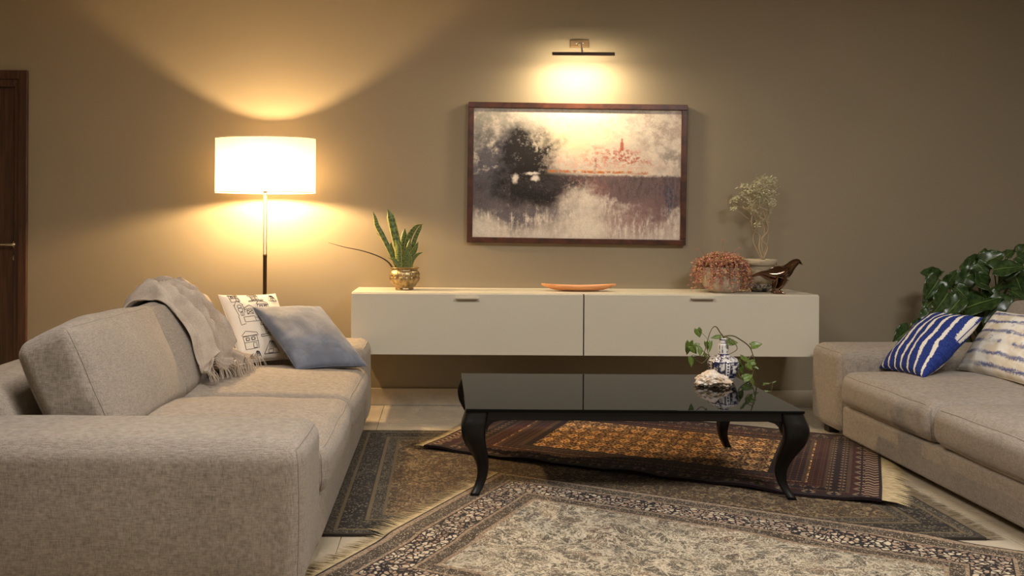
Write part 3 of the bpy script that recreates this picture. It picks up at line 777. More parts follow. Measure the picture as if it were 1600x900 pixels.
# cream cushion with line drawings of houses
g = G('cream_cotton'); o_ = g.tc('Object'); n_ = g.noise(o_, 500, 2); g.bump(n_, 0.2, 0.002)
M_COTTON = g.done(g.mul(lin(232, 222, 206), g.ss(n_, 0.3, 0.7, 0.95, 1.03)), 0.9, 0, 0.2)
hp, HP, hc0 = make_pillow('throw_cushion', 'cream cushion printed with line drawings of houses, on the lamp-side sofa',
                          (-1.005, 4.42, 0.415), (0.245, 0.275, -0.012), (-0.155, 0.175, 0.335), 0.062, M_COTTON, 2)
strokes = []
def ln(*p): strokes.append(list(p))
def rect(x, y, w_, h_): ln((x, y), (x+w_, y), (x+w_, y+h_), (x, y+h_), (x, y))
def circ(x, y, r_): strokes.append([(x+r_*math.cos(2*PI*k/10), y+r_*math.sin(2*PI*k/10)) for k in range(11)])
def house_a(x, y, s):        # tall gable with a low wing and wall
    ln((x-0.30*s, y+0.35*s), (x-0.14*s, y+0.58*s), (x+0.02*s, y+0.35*s)); ln((x-0.30*s, y+0.40*s), (x-0.27*s, y-0.05*s)); ln((x+0.0*s, y+0.38*s), (x+0.0*s, y+0.05*s))
    circ(x-0.13*s, y+0.30*s, 0.07*s); circ(x-0.13*s, y+0.17*s, 0.08*s); rect(x-0.18*s, y-0.05*s, 0.12*s, 0.13*s); ln((x-0.12*s, y-0.05*s), (x-0.12*s, y+0.08*s))
    ln((x+0.0*s, y+0.20*s), (x+0.25*s, y+0.32*s), (x+0.45*s, y+0.18*s), (x+0.0*s, y+0.16*s)); rect(x+0.08*s, y-0.02*s, 0.24*s, 0.14*s)
    ln((x+0.08*s, y-0.02*s), (x+0.32*s, y+0.12*s)); ln((x+0.08*s, y+0.12*s), (x+0.32*s, y-0.02*s)); ln((x+0.45*s, y+0.18*s), (x+0.48*s, y-0.30*s))
    rect(x-0.12*s, y-0.30*s, 0.45*s, 0.19*s); ln((x-0.3*s, y-0.05*s), (x-0.30*s, y-0.38*s), (x-0.12*s, y-0.36*s)); ln((x+0.33*s, y-0.16*s), (x+0.5*s, y-0.18*s), (x+0.5*s, y-0.30*s), (x+0.33*s, y-0.30*s))
def house_b(x, y, s):        # hut with striped hipped roof and round windows on a deck
    ln((x-0.32*s, y+0.10*s), (x-0.18*s, y+0.36*s), (x+0.14*s, y+0.36*s), (x+0.32*s, y+0.06*s), (x-0.32*s, y+0.10*s))
    for k in range(6): ln((x+(-0.15+0.055*k)*s, y+0.35*s), (x+(-0.22+0.09*k)*s, y+0.10*s))
    rect(x-0.2*s, y-0.2*s, 0.40*s, 0.28*s)
    for (a_, b_) in ((-0.1, 0.0), (0.06, 0.0), (-0.1, -0.12), (0.06, -0.12)): circ(x+a_*s, y+b_*s, 0.055*s)
    ln((x-0.42*s, y-0.24*s), (x+0.46*s, y-0.20*s), (x+0.46*s, y-0.27*s), (x-0.42*s, y-0.30*s), (x-0.42*s, y-0.24*s))
def house_c(x, y, s):        # two-storey house
    ln((x-0.30*s, y+0.2*s), (x-0.12*s, y+0.34*s), (x+0.30*s, y+0.24*s), (x+0.34*s, y+0.14*s), (x-0.28*s, y+0.18*s))
    rect(x-0.26*s, y-0.3*s, 0.54*s, 0.46*s); ln((x-0.26*s, y-0.06*s), (x+0.28*s, y-0.06*s))
    rect(x-0.16*s, y+0.0*s, 0.14*s, 0.11*s); rect(x+0.06*s, y+0.0*s, 0.14*s, 0.11*s); circ(x-0.09*s, y+0.055*s, 0.05*s); circ(x+0.13*s, y+0.055*s, 0.05*s); rect(x+0.08*s, y-0.28*s, 0.13*s, 0.17*s)
def house_d(x, y, s):        # mountain-like thatched roof
    ln((x-0.34*s, y-0.18*s), (x-0.05*s, y+0.26*s), (x+0.12*s, y+0.22*s), (x+0.34*s, y-0.18*s), (x-0.34*s, y-0.18*s))
    for k in range(5): ln((x+(-0.05+0.03*k)*s, y+0.24*s), (x+(-0.10+0.075*k)*s, y-0.02*s))
    rect(x-0.14*s, y-0.16*s, 0.2*s, 0.12*s)
for (fn_, x, y, s) in ((house_a, -0.52, 0.28, 0.80), (house_b, 0.10, -0.16, 0.82), (house_c, -0.60, -0.46, 0.76), (house_d, 0.02, -0.74, 0.74), (house_b, -0.02, 0.82, 0.56), (house_c, -0.66, 0.84, 0.50), (house_c, 0.14, 0.44, 0.66), (house_a, 0.72, -0.50, 0.6), (house_d, -0.46, -0.90, 0.5), (house_d, 0.66, 0.78, 0.5), (house_d, 0.60, -0.88, 0.5), (house_b, 0.74, 0.18, 0.5)):
    fn_(x, y, s)
mb = MB()
for st in strokes:
    pts = []
    for i in range(len(st)-1):
        k = max(1, int(math.hypot(st[i+1][0]-st[i][0], st[i+1][1]-st[i][1])/0.05))
        for q in range(k): t_ = q/k; pts.append((st[i][0]*(1-t_)+st[i+1][0]*t_, st[i][1]*(1-t_)+st[i+1][1]*t_))
    pts.append(st[-1]); pts = [(x, y) for (x, y) in pts if abs(x) < 0.97 and abs(y) < 0.97]
    if len(pts) > 1: mb.add(tube([HP(x, y, 1)-hc0 for (x, y) in pts], 0.0017, 4))
mesh('house_print', mb.vf, plain('print_ink', (52, 44, 44), 0.9), hp, False)
# grey-blue velvet cushion leaning on it
g = G('grey_blue_velvet'); o_ = g.tc('Object'); a_ = g.noise(o_, 7, 4, 0.6, 0.8); g.bump(g.noise(o_, 30, 3), 0.12, 0.01)
M_VELVET = g.done(g.mix(g.ss(a_, 0.35, 0.65), lin(98, 104, 118), lin(120, 126, 140)), 0.75, 0, 0.25, sheen=0.2)
def toward(p, k): p = Vector(p); return Vector((p.x*k, p.y*k, CH-(CH-p.z)*k))
make_pillow('throw_cushion', 'plain grey-blue velvet cushion leaning on the cushion printed with houses',
            toward((-0.713, 4.37, 0.40), 0.985), (0.325, 0.225, -0.015), (-0.287, 0.325, 0.275), 0.062, M_VELVET, 3)
# indigo shibori cushion
g = G('indigo_tie_dye'); uv = g.tc('UV'); u, v, _ = g.xyz(uv)
n1 = g.noise(g.vec(u*45, v*4), 1, 4, 0.7); n2 = g.noise(uv, 5, 3); n3 = g.noise(uv, 60, 3)
ph = (v - u*0.16)*6.8 + (n1-0.5)*0.30 + (n2-0.5)*0.25 + 0.3
dd = g.abs(g.fract(ph)-0.5)
wth = g.noise(g.vec(u*14, v*3), 1, 4, 0.7)*0.30 + g.ss(u, 0.0, 0.5)*0.06 - 0.04
msk = g.ss(dd - wth, 0.02, -0.02)
blue = g.mix(g.ss(n3, 0.3, 0.7), lin(26, 40, 104), lin(46, 66, 138))
M_SHIB = g.done(g.mix(msk, blue, lin(226, 220, 208)), 0.85, 0, 0.2)
make_pillow('throw_cushion', 'indigo blue cushion with white tie-dye stripes, standing on its corner', 
            (2.303, 4.215, 0.405), (0.300, 0.03, 0.285), (-0.02, 0.38, -0.012), 0.075, M_SHIB, 4)
# cream and blue shibori cushion
g = G('cream_tie_dye'); uv = g.tc('UV'); u, v, _ = g.xyz(uv)
n1 = g.noise(g.vec(u*60, v*6), 1, 4, 0.7); n2 = g.noise(g.vec(u*5, v*5), 1, 3); n3 = g.noise(g.vec(u*22, v*40), 1, 3, 0.7)
ph = v*6.0 + (n1-0.5)*0.5 + (n2-0.5)*0.5
dd = g.abs(g.fract(ph)-0.5); row = g.noise(g.vec(g.floor(ph)*5.7, u*2.0), 1, 1)
msk = g.ss(dd, 0.24, 0.06)*g.ss(row, 0.30, 0.55)*g.ss(n3, 0.30, 0.50)
dots = g.ss(g.vor(g.vec(u*9, v*7), 1, 'F1', 'Distance'), 0.34, 0.16)*g.ss(n3, 0.42, 0.56)*g.band(v, 0.40, 0.80)
m2 = g.min(msk + dots*0.8, 1.0)
c_ = g.mix(g.ss(n2, 0.4, 0.6), lin(236, 232, 222), lin(216, 204, 182))
M_SHIB2 = g.done(g.mix(m2*0.92, c_, g.mix(g.ss(n3, 0.4, 0.6), lin(36, 48, 110), lin(84, 96, 150))), 0.85, 0, 0.2)
make_pillow('throw_cushion', 'cream cushion with blue tie-dye rows, behind the indigo striped cushion',
            (2.585, 4.42, 0.415), (0.04, -0.53, 0.0), (0.235, 0.06, 0.285), 0.075, M_SHIB2, 5)

# ------------------------------------------------------------------ throw blanket over the back cushion
an, fx, zt, _yw = L_LEAN[1]
ca, sa = math.cos(an), math.sin(an)
def cus(x, z):   # x in front of the front face, z up along it
    x -= 0.105
    return Vector((LS.x + fx + x*ca - z*sa, 0, zt + x*sa + z*ca))
path = spline([cus(-0.125, 0.06), cus(-0.150, 0.22), cus(-0.118, 0.395), cus(-0.07, 0.440), cus(0.0, 0.462), cus(0.07, 0.445), cus(0.118, 0.395), cus(0.150, 0.24), cus(0.140, 0.10), cus(0.165, 0.038), cus(0.215, 0.012)], 110)
g = G('greige_throw_weave'); o_ = g.tc('Object')
n1 = g.noise(g.scl(o_, (200, 600, 200)), 1, 2); n2 = g.noise(o_, 9, 4)
g.bump(n1, 0.3, 0.003)
M_THROW = g.done(g.mul(g.mix(g.ss(n2, 0.35, 0.65), lin(190, 176, 160), lin(168, 154, 140)), g.ss(n1, 0.3, 0.7, 0.88, 1.08)), 0.95, 0, 0.2, sheen=0.2)
throw = thing('throw_blanket', 'greige fringed throw blanket draped over the sofa back', 'blanket', (path[48].x, 4.27, 0.43))
to = Vector(throw.location)
V, Fc = [], []; NS, NT = len(path), 110
def ridge(x): return (1-abs(math.sin(x)))**1.0
def throw_pt(i, t_):
    s = i/(NS-1)
    p = path[i]; tg = (path[min(i+1, NS-1)]-path[max(i-1, 0)]).normalized()
    nr = Vector((-tg.z, 0, tg.x))
    k = max(0.0, (s-0.82)/0.18)
    yc = 4.20 - 0.02*s - 0.07*s*s; hw_ = 0.28 - 0.07*s - 0.05*math.sin(s*PI)
    wob = 0.25*math.sin(s*4.2+0.5) + 0.35*mnoise.noise(Vector((s*3.0, t_*1.2, 4.4)))
    y = yc + hw_*(t_ + 0.10*math.sin(t_*9+wob*4)) + 0.012*mnoise.noise(Vector((s*9, t_*4, 1.0)))
    f = ridge(t_*6.2 + wob*1.6 + 0.9); f2 = ridge(t_*9.5 - wob*2.4 + 2.0*s)
    ns = mnoise.noise(Vector((t_*6.0, s*9.0, 2.2))); n2 = mnoise.noise(Vector((t_*14.0, s*11.0, 5.2)))
    h_ = 0.006 + 0.075*f**2.2*min(1, s*2.2) + 0.036*f2**2.0*min(1, 0.3+s*1.5) + 0.018*ns + 0.010*n2 + 0.006*mnoise.noise(Vector((t_*30.0, s*16.0, 9.2)))
    h_ = max(0.004, h_)*(1-0.6*abs(t_)**6)
    out = Vector((p.x + 0.04*(y-4.27), y, p.z)) + nr*h_*(1-0.45*k)
    out.x += k*(0.05*mnoise.noise(Vector((t_*2.5, 7.7, 0))) + 0.05*t_)
    return out
for i in range(NS):
    for j in range(NT+1): V.append(throw_pt(i, j/NT*2-1)-to)
for i in range(NS-1):
    for j in range(NT):
        k = i*(NT+1)+j; Fc.append((k, k+1, k+NT+2, k+NT+1))
solid(mesh('cloth', (V, Fc), M_THROW, throw), 0.004, 0)
mb = MB(); R = random.Random(3)
for j in range(0, 110):
    t_ = j/109*2-1
    p = throw_pt(NS-1, t_)-to
    L = 0.028+0.022*R.random(); dr = Vector((0.8+R.gauss(0, 0.25), R.gauss(0, 0.5)-0.2, 0)).normalized()
    zf = 0.418-to.z
    mb.add(tube([p, p+dr*L*0.4+Vector((0, 0, 0.004)), Vector((p.x+dr.x*L*0.8, p.y+dr.y*L*0.8, max(zf, p.z-0.012))), Vector((p.x+dr.x*L*1.1, p.y+dr.y*L*1.1, zf+0.004*R.random()))], 0.0013, 4))
stuff(mesh('fringe', mb.vf, M_THROW, throw, False))

# ------------------------------------------------------------------ snake plant in brass pot
sp = Vector((at(632, 440, 5.30).x, 5.30, CT))
snake = thing('potted_snake_plant', 'banded snake plant in an embossed round brass pot on the sideboard', 'plant', sp)
M_BRASS = plain('aged_brass', (160, 140, 104), 0.38, 0.9, 0.5, 0.45, 45)
def petal(a, z):
    k = 1.0
    if 0.012 < z < 0.082:
        s = abs(math.sin(a*8)); arch = 0.082 - 0.018*(1-s)
        if z < arch: k += 0.075*(s**0.5)*min(1, (z-0.012)/0.012)*min(1, (arch-z)/0.008)
    if 0.088 < z < 0.112: k += 0.035*(0.5+0.5*math.sin(a*36))*(0.5+0.5*math.sin((z-0.088)/0.024*2*PI*1.5))
    return k
prof = [(0.050, 0.0), (0.056, 0.003), (0.056, 0.008), (0.053, 0.012)]
prof += [(0.053+0.036*math.sin(k/9*PI*0.55), 0.014+0.072*k/9) for k in range(10)]
prof += [(0.0905, 0.090), (0.090, 0.095), (0.089, 0.100), (0.087, 0.105), (0.084, 0.110), (0.080, 0.115), (0.077, 0.121), (0.079, 0.126), (0.087, 0.131), (0.092, 0.133), (0.091, 0.136), (0.080, 0.131), (0.074, 0.118)]
mesh('pot', lathe(prof, 160, petal), M_BRASS, snake)
mesh('soil', lathe([(0.074, 0.112), (0.05, 0.116), (0.004, 0.118)], 24), plain('soil', (46, 34, 24), 0.95, vscale=60, var=0.3), snake)
g = G('snake_leaf'); uv = g.tc('UV'); u, v, _ = g.xyz(uv)
nn = g.noise(g.vec(u*6, v*14), 1, 4, 0.7); bands = g.fract(v*15 + (nn-0.5)*3.2)
c_ = g.mix(g.ss(g.abs(bands-0.5), 0.1, 0.34), lin(44, 66, 34), lin(112, 126, 70))
c_ = g.mix(g.ss(g.abs(u-0.5), 0.42, 0.46), c_, lin(176, 168, 92))
M_SNAKE = g.done(c_, 0.38, 0, 0.5)
k_ = 5.30/F
def sl(pts, wd, y0=0.0, side=(1, 0.25, 0), tipy=0.0):
    P3 = [Vector(((px-632)*k_, y0 + tipy*i/(len(pts)-1), 0.734*0 + (452-py)*k_)) for i, (px, py) in enumerate(pts)]
    V, Fc, UV = blade(spline(P3, 18), lambda t: wd*1.45*(0.62+0.75*t)*max(0.02, (1-t**2.4)), side, 0.35, 6)
    o = mesh('leaf', (V, Fc), M_SNAKE, snake, True, UV); solid(o, 0.0025, 0); return o
sl([(622, 420), (611, 395), (598, 368), (589, 352), (586, 340), (582, 330)], 0.013, -0.01)
sl([(629, 420), (624, 395), (618, 368), (611, 340), (609, 334), (605, 326)], 0.021, -0.02, (1, 0.3, 0))
sl([(632, 420), (635, 395), (640, 370), (650, 354), (661, 349)], 0.018, 0.0, (0.8, 0.6, 0))
sl([(637, 420), (642, 395), (649, 370), (656, 355), (658, 350)], 0.011, 0.015)
sl([(636, 420), (643, 400), (649, 387), (653, 377)], 0.014, -0.015)
sl([(641, 420), (645, 405), (652, 397), (660, 393)], 0.010, -0.02)
sl([(630, 420), (630, 395), (631, 372), (632, 356)], 0.020, 0.02)
sl([(627, 420), (618, 398), (603, 377), (587, 363)], 0.007, 0.02)
sl([(620, 420), (615, 400), (610, 385), (611, 378)], 0.011, 0.01)
sl([(634, 420), (636, 400), (639, 385), (641, 372)], 0.014, -0.03)
sl([(626, 420), (616, 405), (606, 402)], 0.009, -0.035)
sl([(625, 420), (622, 398), (622, 385), (618, 374)], 0.017, -0.035, (1, -0.3, 0))
sl([(640, 420), (640, 404), (638, 392)], 0.013, -0.03)
M_ROD = plain('dark_dry_leaf', (52, 40, 28), 0.5)
mesh('rolled_leaf', tube(spline([Vector(((px-632)*k_, -0.03, (452-py)*k_)) for (px, py) in ((616, 421), (606, 408), (590, 399), (565, 391), (540, 386), (514, 379))], 24), lambda t: 0.0042*(1-t)+0.0012, 8), M_ROD, snake)

# ------------------------------------------------------------------ wooden dish
dc = at(904, 454, 5.26)
dish = thing('wooden_dish', 'long boat-shaped pale wooden dish lying on the sideboard', 'dish', (dc.x, 5.26, CT))
V, Fc = [], []; NU, NV = 40, 14
for sgn in (0, 1):
    for i in range(NU+1):
        s = i/NU*2-1; hw_ = 0.068*(1-abs(s)**2.4)**0.75 + 0.0006; zt_ = 0.034 + 0.012*s*s; zb_ = 0.0 + 0.036*abs(s)**3.2
        th_ = 0.007*sgn
        for j in range(NV+1):
            q = j/NV*2-1
            V.append(Vector((s*0.222*(1-0.01*sgn), (hw_-th_*min(1, hw_/0.02))*math.sin(q*PI/2), zb_+th_*0.8 + (zt_-zb_-th_*0.8)*(1-math.cos(q*PI/2))**0.9)))
N = (NU+1)*(NV+1)
for i in range(NU):
    for j in range(NV):
        k = i*(NV+1)+j; Fc.append((k, k+1, k+NV+2, k+NV+1)); Fc.append((N+k+NV+1, N+k+NV+2, N+k+1, N+k))
    k = i*(NV+1); Fc.append((k+NV+1, N+k+NV+1, N+k, k)); k += NV; Fc.append((k, N+k, N+k+NV+1, k+NV+1))
mesh('bowl', (V, Fc), M_DISH, dish)

# ------------------------------------------------------------------ red trailing succulent
rs = Vector((at(1128, 440, 5.235).x, 5.235, CT))
red = thing('potted_succulent', 'bushy reddish trailing succulent spilling over its round pot, beside the bronze bird', 'plant', rs)
M_POTW = plain('weathered_grey_pot', (188, 172, 152), 0.6, 0, 0.4, 0.2, 20)
mesh('pot', lathe([(0.065, 0), (0.085, 0.012), (0.110, 0.045), (0.120, 0.085), (0.116, 0.120), (0.108, 0.140), (0.112, 0.148), (0.106, 0.150), (0.10, 0.138), (0.095, 0.11)], 48), M_POTW, red)
mesh('soil', lathe([(0.100, 0.128), (0.06, 0.136), (0.004, 0.14)], 24), bpy.data.materials['soil'], red)
R = random.Random(11)
st_m, lf_m = MB(), [MB(), MB(), MB()]
def leaflet(p, d, s):
    d = d.normalized(); a = d.orthogonal().normalized(); b_ = d.cross(a)
    ang = R.random()*6.28; a = a*math.cos(ang) + b_*math.sin(ang); c = d.cross(a)
    return [p, p+d*s*0.5+a*s*0.26, p+d*s, p+d*s*0.5-a*s*0.26, p+d*s*0.5+c*s*0.2], [(0, 1, 4), (1, 2, 4), (2, 3, 4), (3, 0, 4)]
for i in range(290):
    an_ = R.random()*2*PI; r0 = 0.095*math.sqrt(R.random()); base = Vector((r0*math.cos(an_), r0*math.sin(an_), 0.132))
    trail = R.random() < 0.5
    dx, dy = math.cos(an_), math.sin(an_)
    if trail:
        reach = 0.126 + R.random()**2*0.055; dn = R.random()*0.12
        pts = [base, Vector((dx*reach*0.8, dy*reach*0.8, 0.168+R.random()*0.03)), Vector((dx*reach, dy*reach, 0.128)), Vector((dx*(reach+R.gauss(0.003, 0.012)), dy*(reach+R.gauss(0.003, 0.012)), 0.128-dn))]
    else:
        rr_ = 0.15*math.sqrt(R.random()); a2 = R.random()*2*PI
        tip = Vector((rr_*math.cos(a2), rr_*math.sin(a2)*0.9, 0.150 + 0.085*math.sqrt(max(0.0, 1-(rr_/0.155)**2))*(0.7+0.4*R.random())))
        base = Vector((tip.x*0.55, tip.y*0.55, 0.135))
        pts = [base, base.lerp(tip, 0.5)+Vector((R.gauss(0, 0.012), R.gauss(0, 0.012), 0.012)), tip]
    pp = spline(pts, 9)
    for q in pp:                                   # keep clear of the wall and board
        q.y = min(q.y, 0.25); q.z = max(q.z, 0.018)
    st_m.add(tube(pp, 0.0011, 3))
    for q in range(2, 9):
        for _ in range(2):
            d = Vector((R.gauss(0, 1), R.gauss(0, 1), R.gauss(0.3, 0.8)))
            lf_m[R.choice((0, 0, 0, 1, 1, 2))].add(leaflet(pp[q], d, 0.012+0.010*R.random()))
for (tx, ty) in ((1082, 390), (1127, 375), (1155, 388), (1083, 412)):        # stray long shoots
    tip = Vector(((tx-1128)*5.235/F, -0.03, at(tx, ty, 5.235).z-CT)); pp = spline([Vector((tip.x*0.4, 0, 0.14)), Vector((tip.x*0.7, -0.02, max(0.19, tip.z*0.95))), tip], 10)
    st_m.add(tube(pp, 0.0012, 3))
    for q in range(4, 10): lf_m[1].add(leaflet(pp[q], Vector((R.gauss(0, 1), R.gauss(0, 1), R.gauss(0, 1))), 0.010))
stuff(mesh('stems', st_m.vf, plain('red_stem', (166, 112, 96), 0.6), red, False))
for mb_, nm, c in zip(lf_m, ('rust_leaf', 'rose_leaf', 'olive_leaf'), ((200, 148, 110), (184, 122, 108), (172, 158, 108))):
    stuff(mesh('foliage', mb_.vf, plain(nm, c, 0.6, var=0.2, vscale=30), red, False))

# ------------------------------------------------------------------ grey shrub in pale clay pot on a blue-white stand dish
gs = Vector((at(1189, 420, 5.32).x, 5.345, CT))
g = G('blue_white_china'); o_ = g.tc('Object'); x, y, z = g.xyz(o_)
n1 = g.noise(o_, 55, 4, 0.65, 0.6); n2 = g.noise(o_, 120, 2)
m_ = g.ss(n1, 0.46, 0.54)*g.ss(n2, 0.35, 0.5)
M_CHINA = g.done(g.mix(g.min(m_ + g.lt(z, 0.004), 1.0), lin(214, 210, 204), lin(38, 46, 84)), 0.15, 0, 0.5)
sd_ = tag(mesh('saucer_bowl', lathe([(0.045, 0), (0.047, 0.006), (0.060, 0.012), (0.075, 0.026), (0.080, 0.040), (0.080, 0.046), (0.077, 0.046), (0.068, 0.024), (0.02, 0.018), (0.002, 0.018)], 48), M_CHINA), 'low blue and white china bowl under the pale clay pot', 'bowl')
sd_.location = gs
pp0 = gs + Vector((0, 0, 0.0235))
shrub = thing('potted_shrub', 'spindly grey-green shrub with twisted stems in a pale clay pot on the sideboard', 'plant', pp0)
g = G('pale_clay'); o_ = g.tc('Object'); n1 = g.noise(g.scl(o_, (8, 8, 60)), 1, 4, 0.7)
M_CLAY = g.done(g.mix(g.ss(n1, 0.4, 0.65), lin(196, 182, 156), lin(160, 140, 112)), 0.8, 0, 0.3)
mesh('pot', lathe([(0.058, 0), (0.064, 0.01), (0.085, 0.105), (0.087, 0.135), (0.097, 0.137), (0.101, 0.168), (0.098, 0.171), (0.091, 0.170), (0.088, 0.15)], 48), M_CLAY, shrub)
mesh('soil', lathe([(0.089, 0.152), (0.004, 0.156)], 24), bpy.data.materials['soil'], shrub)
def zp(zx, zy, dy=0.0):      # shrub measurements
    p = at(1060+zx*0.23330, 260+zy*0.23333, 5.345); return Vector((p.x, p.y+dy, p.z)) - pp0
R = random.Random(5)
M_BARK = plain('grey_bark', (172, 152, 120), 0.8)
trunks = [[(570, 625), (598, 545), (562, 490), (602, 430), (588, 350), (562, 262), (545, 180), (548, 100)],
          [(568, 625), (545, 548), (550, 470), (505, 420), (498, 340), (520, 260), (470, 160)],
          [(574, 625), (585, 560), (608, 480), (596, 400), (612, 310), (600, 220), (640, 110)],
          [(560, 622), (535, 570), (512, 500), (518, 440), (555, 380), (590, 300), (575, 200)],
          [(580, 620), (560, 520), (585, 450), (565, 370), (530, 300), (540, 220)],
          [(520, 300), (460, 290), (400, 262), (370, 235)], [(470, 290), (480, 230), (430, 190), (385, 215)]]
for i, tr_ in enumerate(trunks):
    dy = R.uniform(-0.03, 0.03)
    mesh('stem', tube(spline([zp(a, b_, dy*min(1, k/2)) for k, (a, b_) in enumerate(tr_)], 40), lambda t, i=i: (0.0055 if i < 3 else 0.0038)*(1-0.6*t), 6), M_BARK, shrub)
lf, tw2 = MB(), MB()
cl = [(368, 228), (378, 282), (385, 215), (440, 185), (455, 140), (465, 165), (500, 160), (495, 130), (545, 90), (560, 80), (560, 130), (580, 160), (630, 85), (650, 88), (645, 140), (610, 110), (600, 190), (560, 190), (550, 230), (520, 200), (490, 280), (560, 262), (605, 290), (580, 330), (510, 385), (595, 378), (612, 230), (530, 270), (585, 120), (530, 110), (480, 200), (625, 170), (515, 150), (600, 260), (575, 215), (500, 300), (540, 165), (470, 240), (590, 90), (440, 130)]
for (a, b_) in cl:
    c = zp(a, b_, R.uniform(-0.05, 0.05))
    hub = zp(545+(a-545)*0.45, b_+70, 0)
    tw2.add(tube(spline([hub, hub.lerp(c, 0.6)+Vector((R.gauss(0, 0.006), R.gauss(0, 0.006), 0.0)), c], 8), 0.0011, 3))
    for k in range(34):
        d = Vector((R.gauss(0, 1), R.gauss(0, 1), R.gauss(0.35, 1))).normalized()
        L = 0.010+0.014*R.random(); p = c + Vector((R.gauss(0, 0.011), R.gauss(0, 0.011), R.gauss(0, 0.009)))
        a_ = d.orthogonal().normalized()*0.0027
        lf.add(([p-a_*0.4, p+d*L*0.6-a_, p+d*L, p+d*L*0.6+a_, p+a_*0.4], [(0, 1, 2, 3, 4)]))
stuff(mesh('twigs', tw2.vf, M_BARK, shrub, False))
stuff(mesh('needle_leaves', lf.vf, plain('grey_green_needles', (196, 194, 158), 0.7, var=0.15, vscale=40), shrub, False))

# ------------------------------------------------------------------ bronze bird
bd0 = at(1214, 459, 5.14); bd0 = Vector((bd0.x, 5.14, CT))
bird = thing('bird_figurine', 'polished bronze bird figurine standing at the right of the sideboard', 'figurine', bd0)
M_BRONZE = plain('polished_bronze', (112, 80, 56), 0.10, 1.0, 0.5, 0.15, 10, coat=1.0)
KZ = 0.000872
def bz(zx, zy): return Vector(((zx-672)*KZ, 0, (853-zy)*KZ))
spine = [(472, 744, 3, 9), (510, 736, 8, 15), (548, 722, 13, 20), (580, 722, 24, 32), (615, 729, 38, 44), (655, 732, 47, 52), (695, 722, 50, 54), (730, 702, 45, 48), (757, 676, 34, 37), (776, 656, 29, 31), (796, 643, 25, 26), (813, 640, 20, 20), (826, 646, 10, 10), (836, 654, 4.5, 5), (846, 664, 1, 1)]
P3 = spline([bz(a, b_) for (a, b_, c, d) in spine], 64); HW = spline([(c, d, 0) for (a, b_, c, d) in spine], 64)
V, Fc = [], []; sg = 20
for i, p in enumerate(P3):
    t_ = (P3[min(i+1, 63)]-P3[max(i-1, 0)]).normalized(); nr = Vector((-t_.z, 0, t_.x))
    for k in range(sg):
        a = 2*PI*k/sg; V.append(p + nr*math.sin(a)*max(0.5, HW[i].x)*KZ + Vector((0, 1, 0))*math.cos(a)*max(0.5, HW[i].y)*KZ*0.9)
for i in range(63):
    for k in range(sg): Fc.append((i*sg+k, i*sg+(k+1) % sg, (i+1)*sg+(k+1) % sg, (i+1)*sg+k))
Fc.append(tuple(range(sg))); Fc.append(tuple(63*sg+k for k in range(sg)))
mb = MB().add((V, Fc))
for s in (-1, 1):       # thighs and shanks run out of the belly, toes spread on the board
    yy = s*0.016
    pth = spline([bz(694, 745)+Vector((0, yy*1.2, 0)), bz(680, 785)+Vector((0, yy*1.1, 0)), bz(666, 815)+Vector((0, yy, 0)), bz(664, 842)+Vector((0, yy, 0))], 14)
    mb.add(tube(pth, lambda t: 0.032*(1-t)**1.2+0.013, 14))
    for (ex, ey) in ((0.046, 0.010*s), (0.040, 0.026*s), (0.042, -0.006*s), (-0.022, 0.004*s)):
        b0 = bz(664, 843)+Vector((0, yy, 0))
        mb.add(tube([b0+Vector((0, 0, 0.002)), b0+Vector((ex*0.6, ey*0.6, 0.002)), Vector((b0.x+ex, yy+ey, 0.003))], lambda t: 0.010*(1-t)+0.004, 8))
bo = mesh('body', mb.vf, M_BRONZE, bird)
md = bo.modifiers.new('weld', 'REMESH'); md.mode = 'VOXEL'; md.voxel_size = 0.0022; md.use_smooth_shade = True
sm = bo.modifiers.new('smooth', 'SMOOTH'); sm.iterations = 6; sm.factor = 0.5
for s in (-1, 1):
    e = mesh('eye', lathe([(0.0002, -0.0028), (0.002, -0.002), (0.0028, 0), (0.002, 0.002), (0.0002, 0.0028)], 12), plain('eye_dark', (20, 14, 10), 0.2), bird)
    e.location = bz(806, 637) + Vector((0, s*0.0165, 0))
# folded wing as a raised feathered plate on each side
for s in (-1, 1):
    V, Fc = [], []
    for i in range(17):
        t_ = i/16; c = bz(735-185*t_, 700+22*t_-6*math.sin(t_*PI)); hw_ = 0.030*math.sin(min(1, t_*1.15+0.12)*PI)**0.7*(1-0.25*t_)+0.001
        for j in range(7):
            q = j/6*2-1
            # follow the belly curve of the body
            k = min(range(64), key=lambda m: abs(P3[m].x-c.x)); ry = HW[k].y*KZ*0.9; rz = HW[k].x*KZ
            zz = c.z + q*hw_; rel = max(-0.96, min(0.96, (zz-P3[k].z)/max(rz, 1e-4)))
            V.append(Vector((c.x, s*(ry*math.sqrt(1-rel*rel)+0.0022), zz)))
    for i in range(16):
        for j in range(6):
            k = i*7+j; Fc.append((k, k+1, k+8, k+7))
    solid(mesh('wing', (V, Fc), M_BRONZE, bird), 0.004, 0)

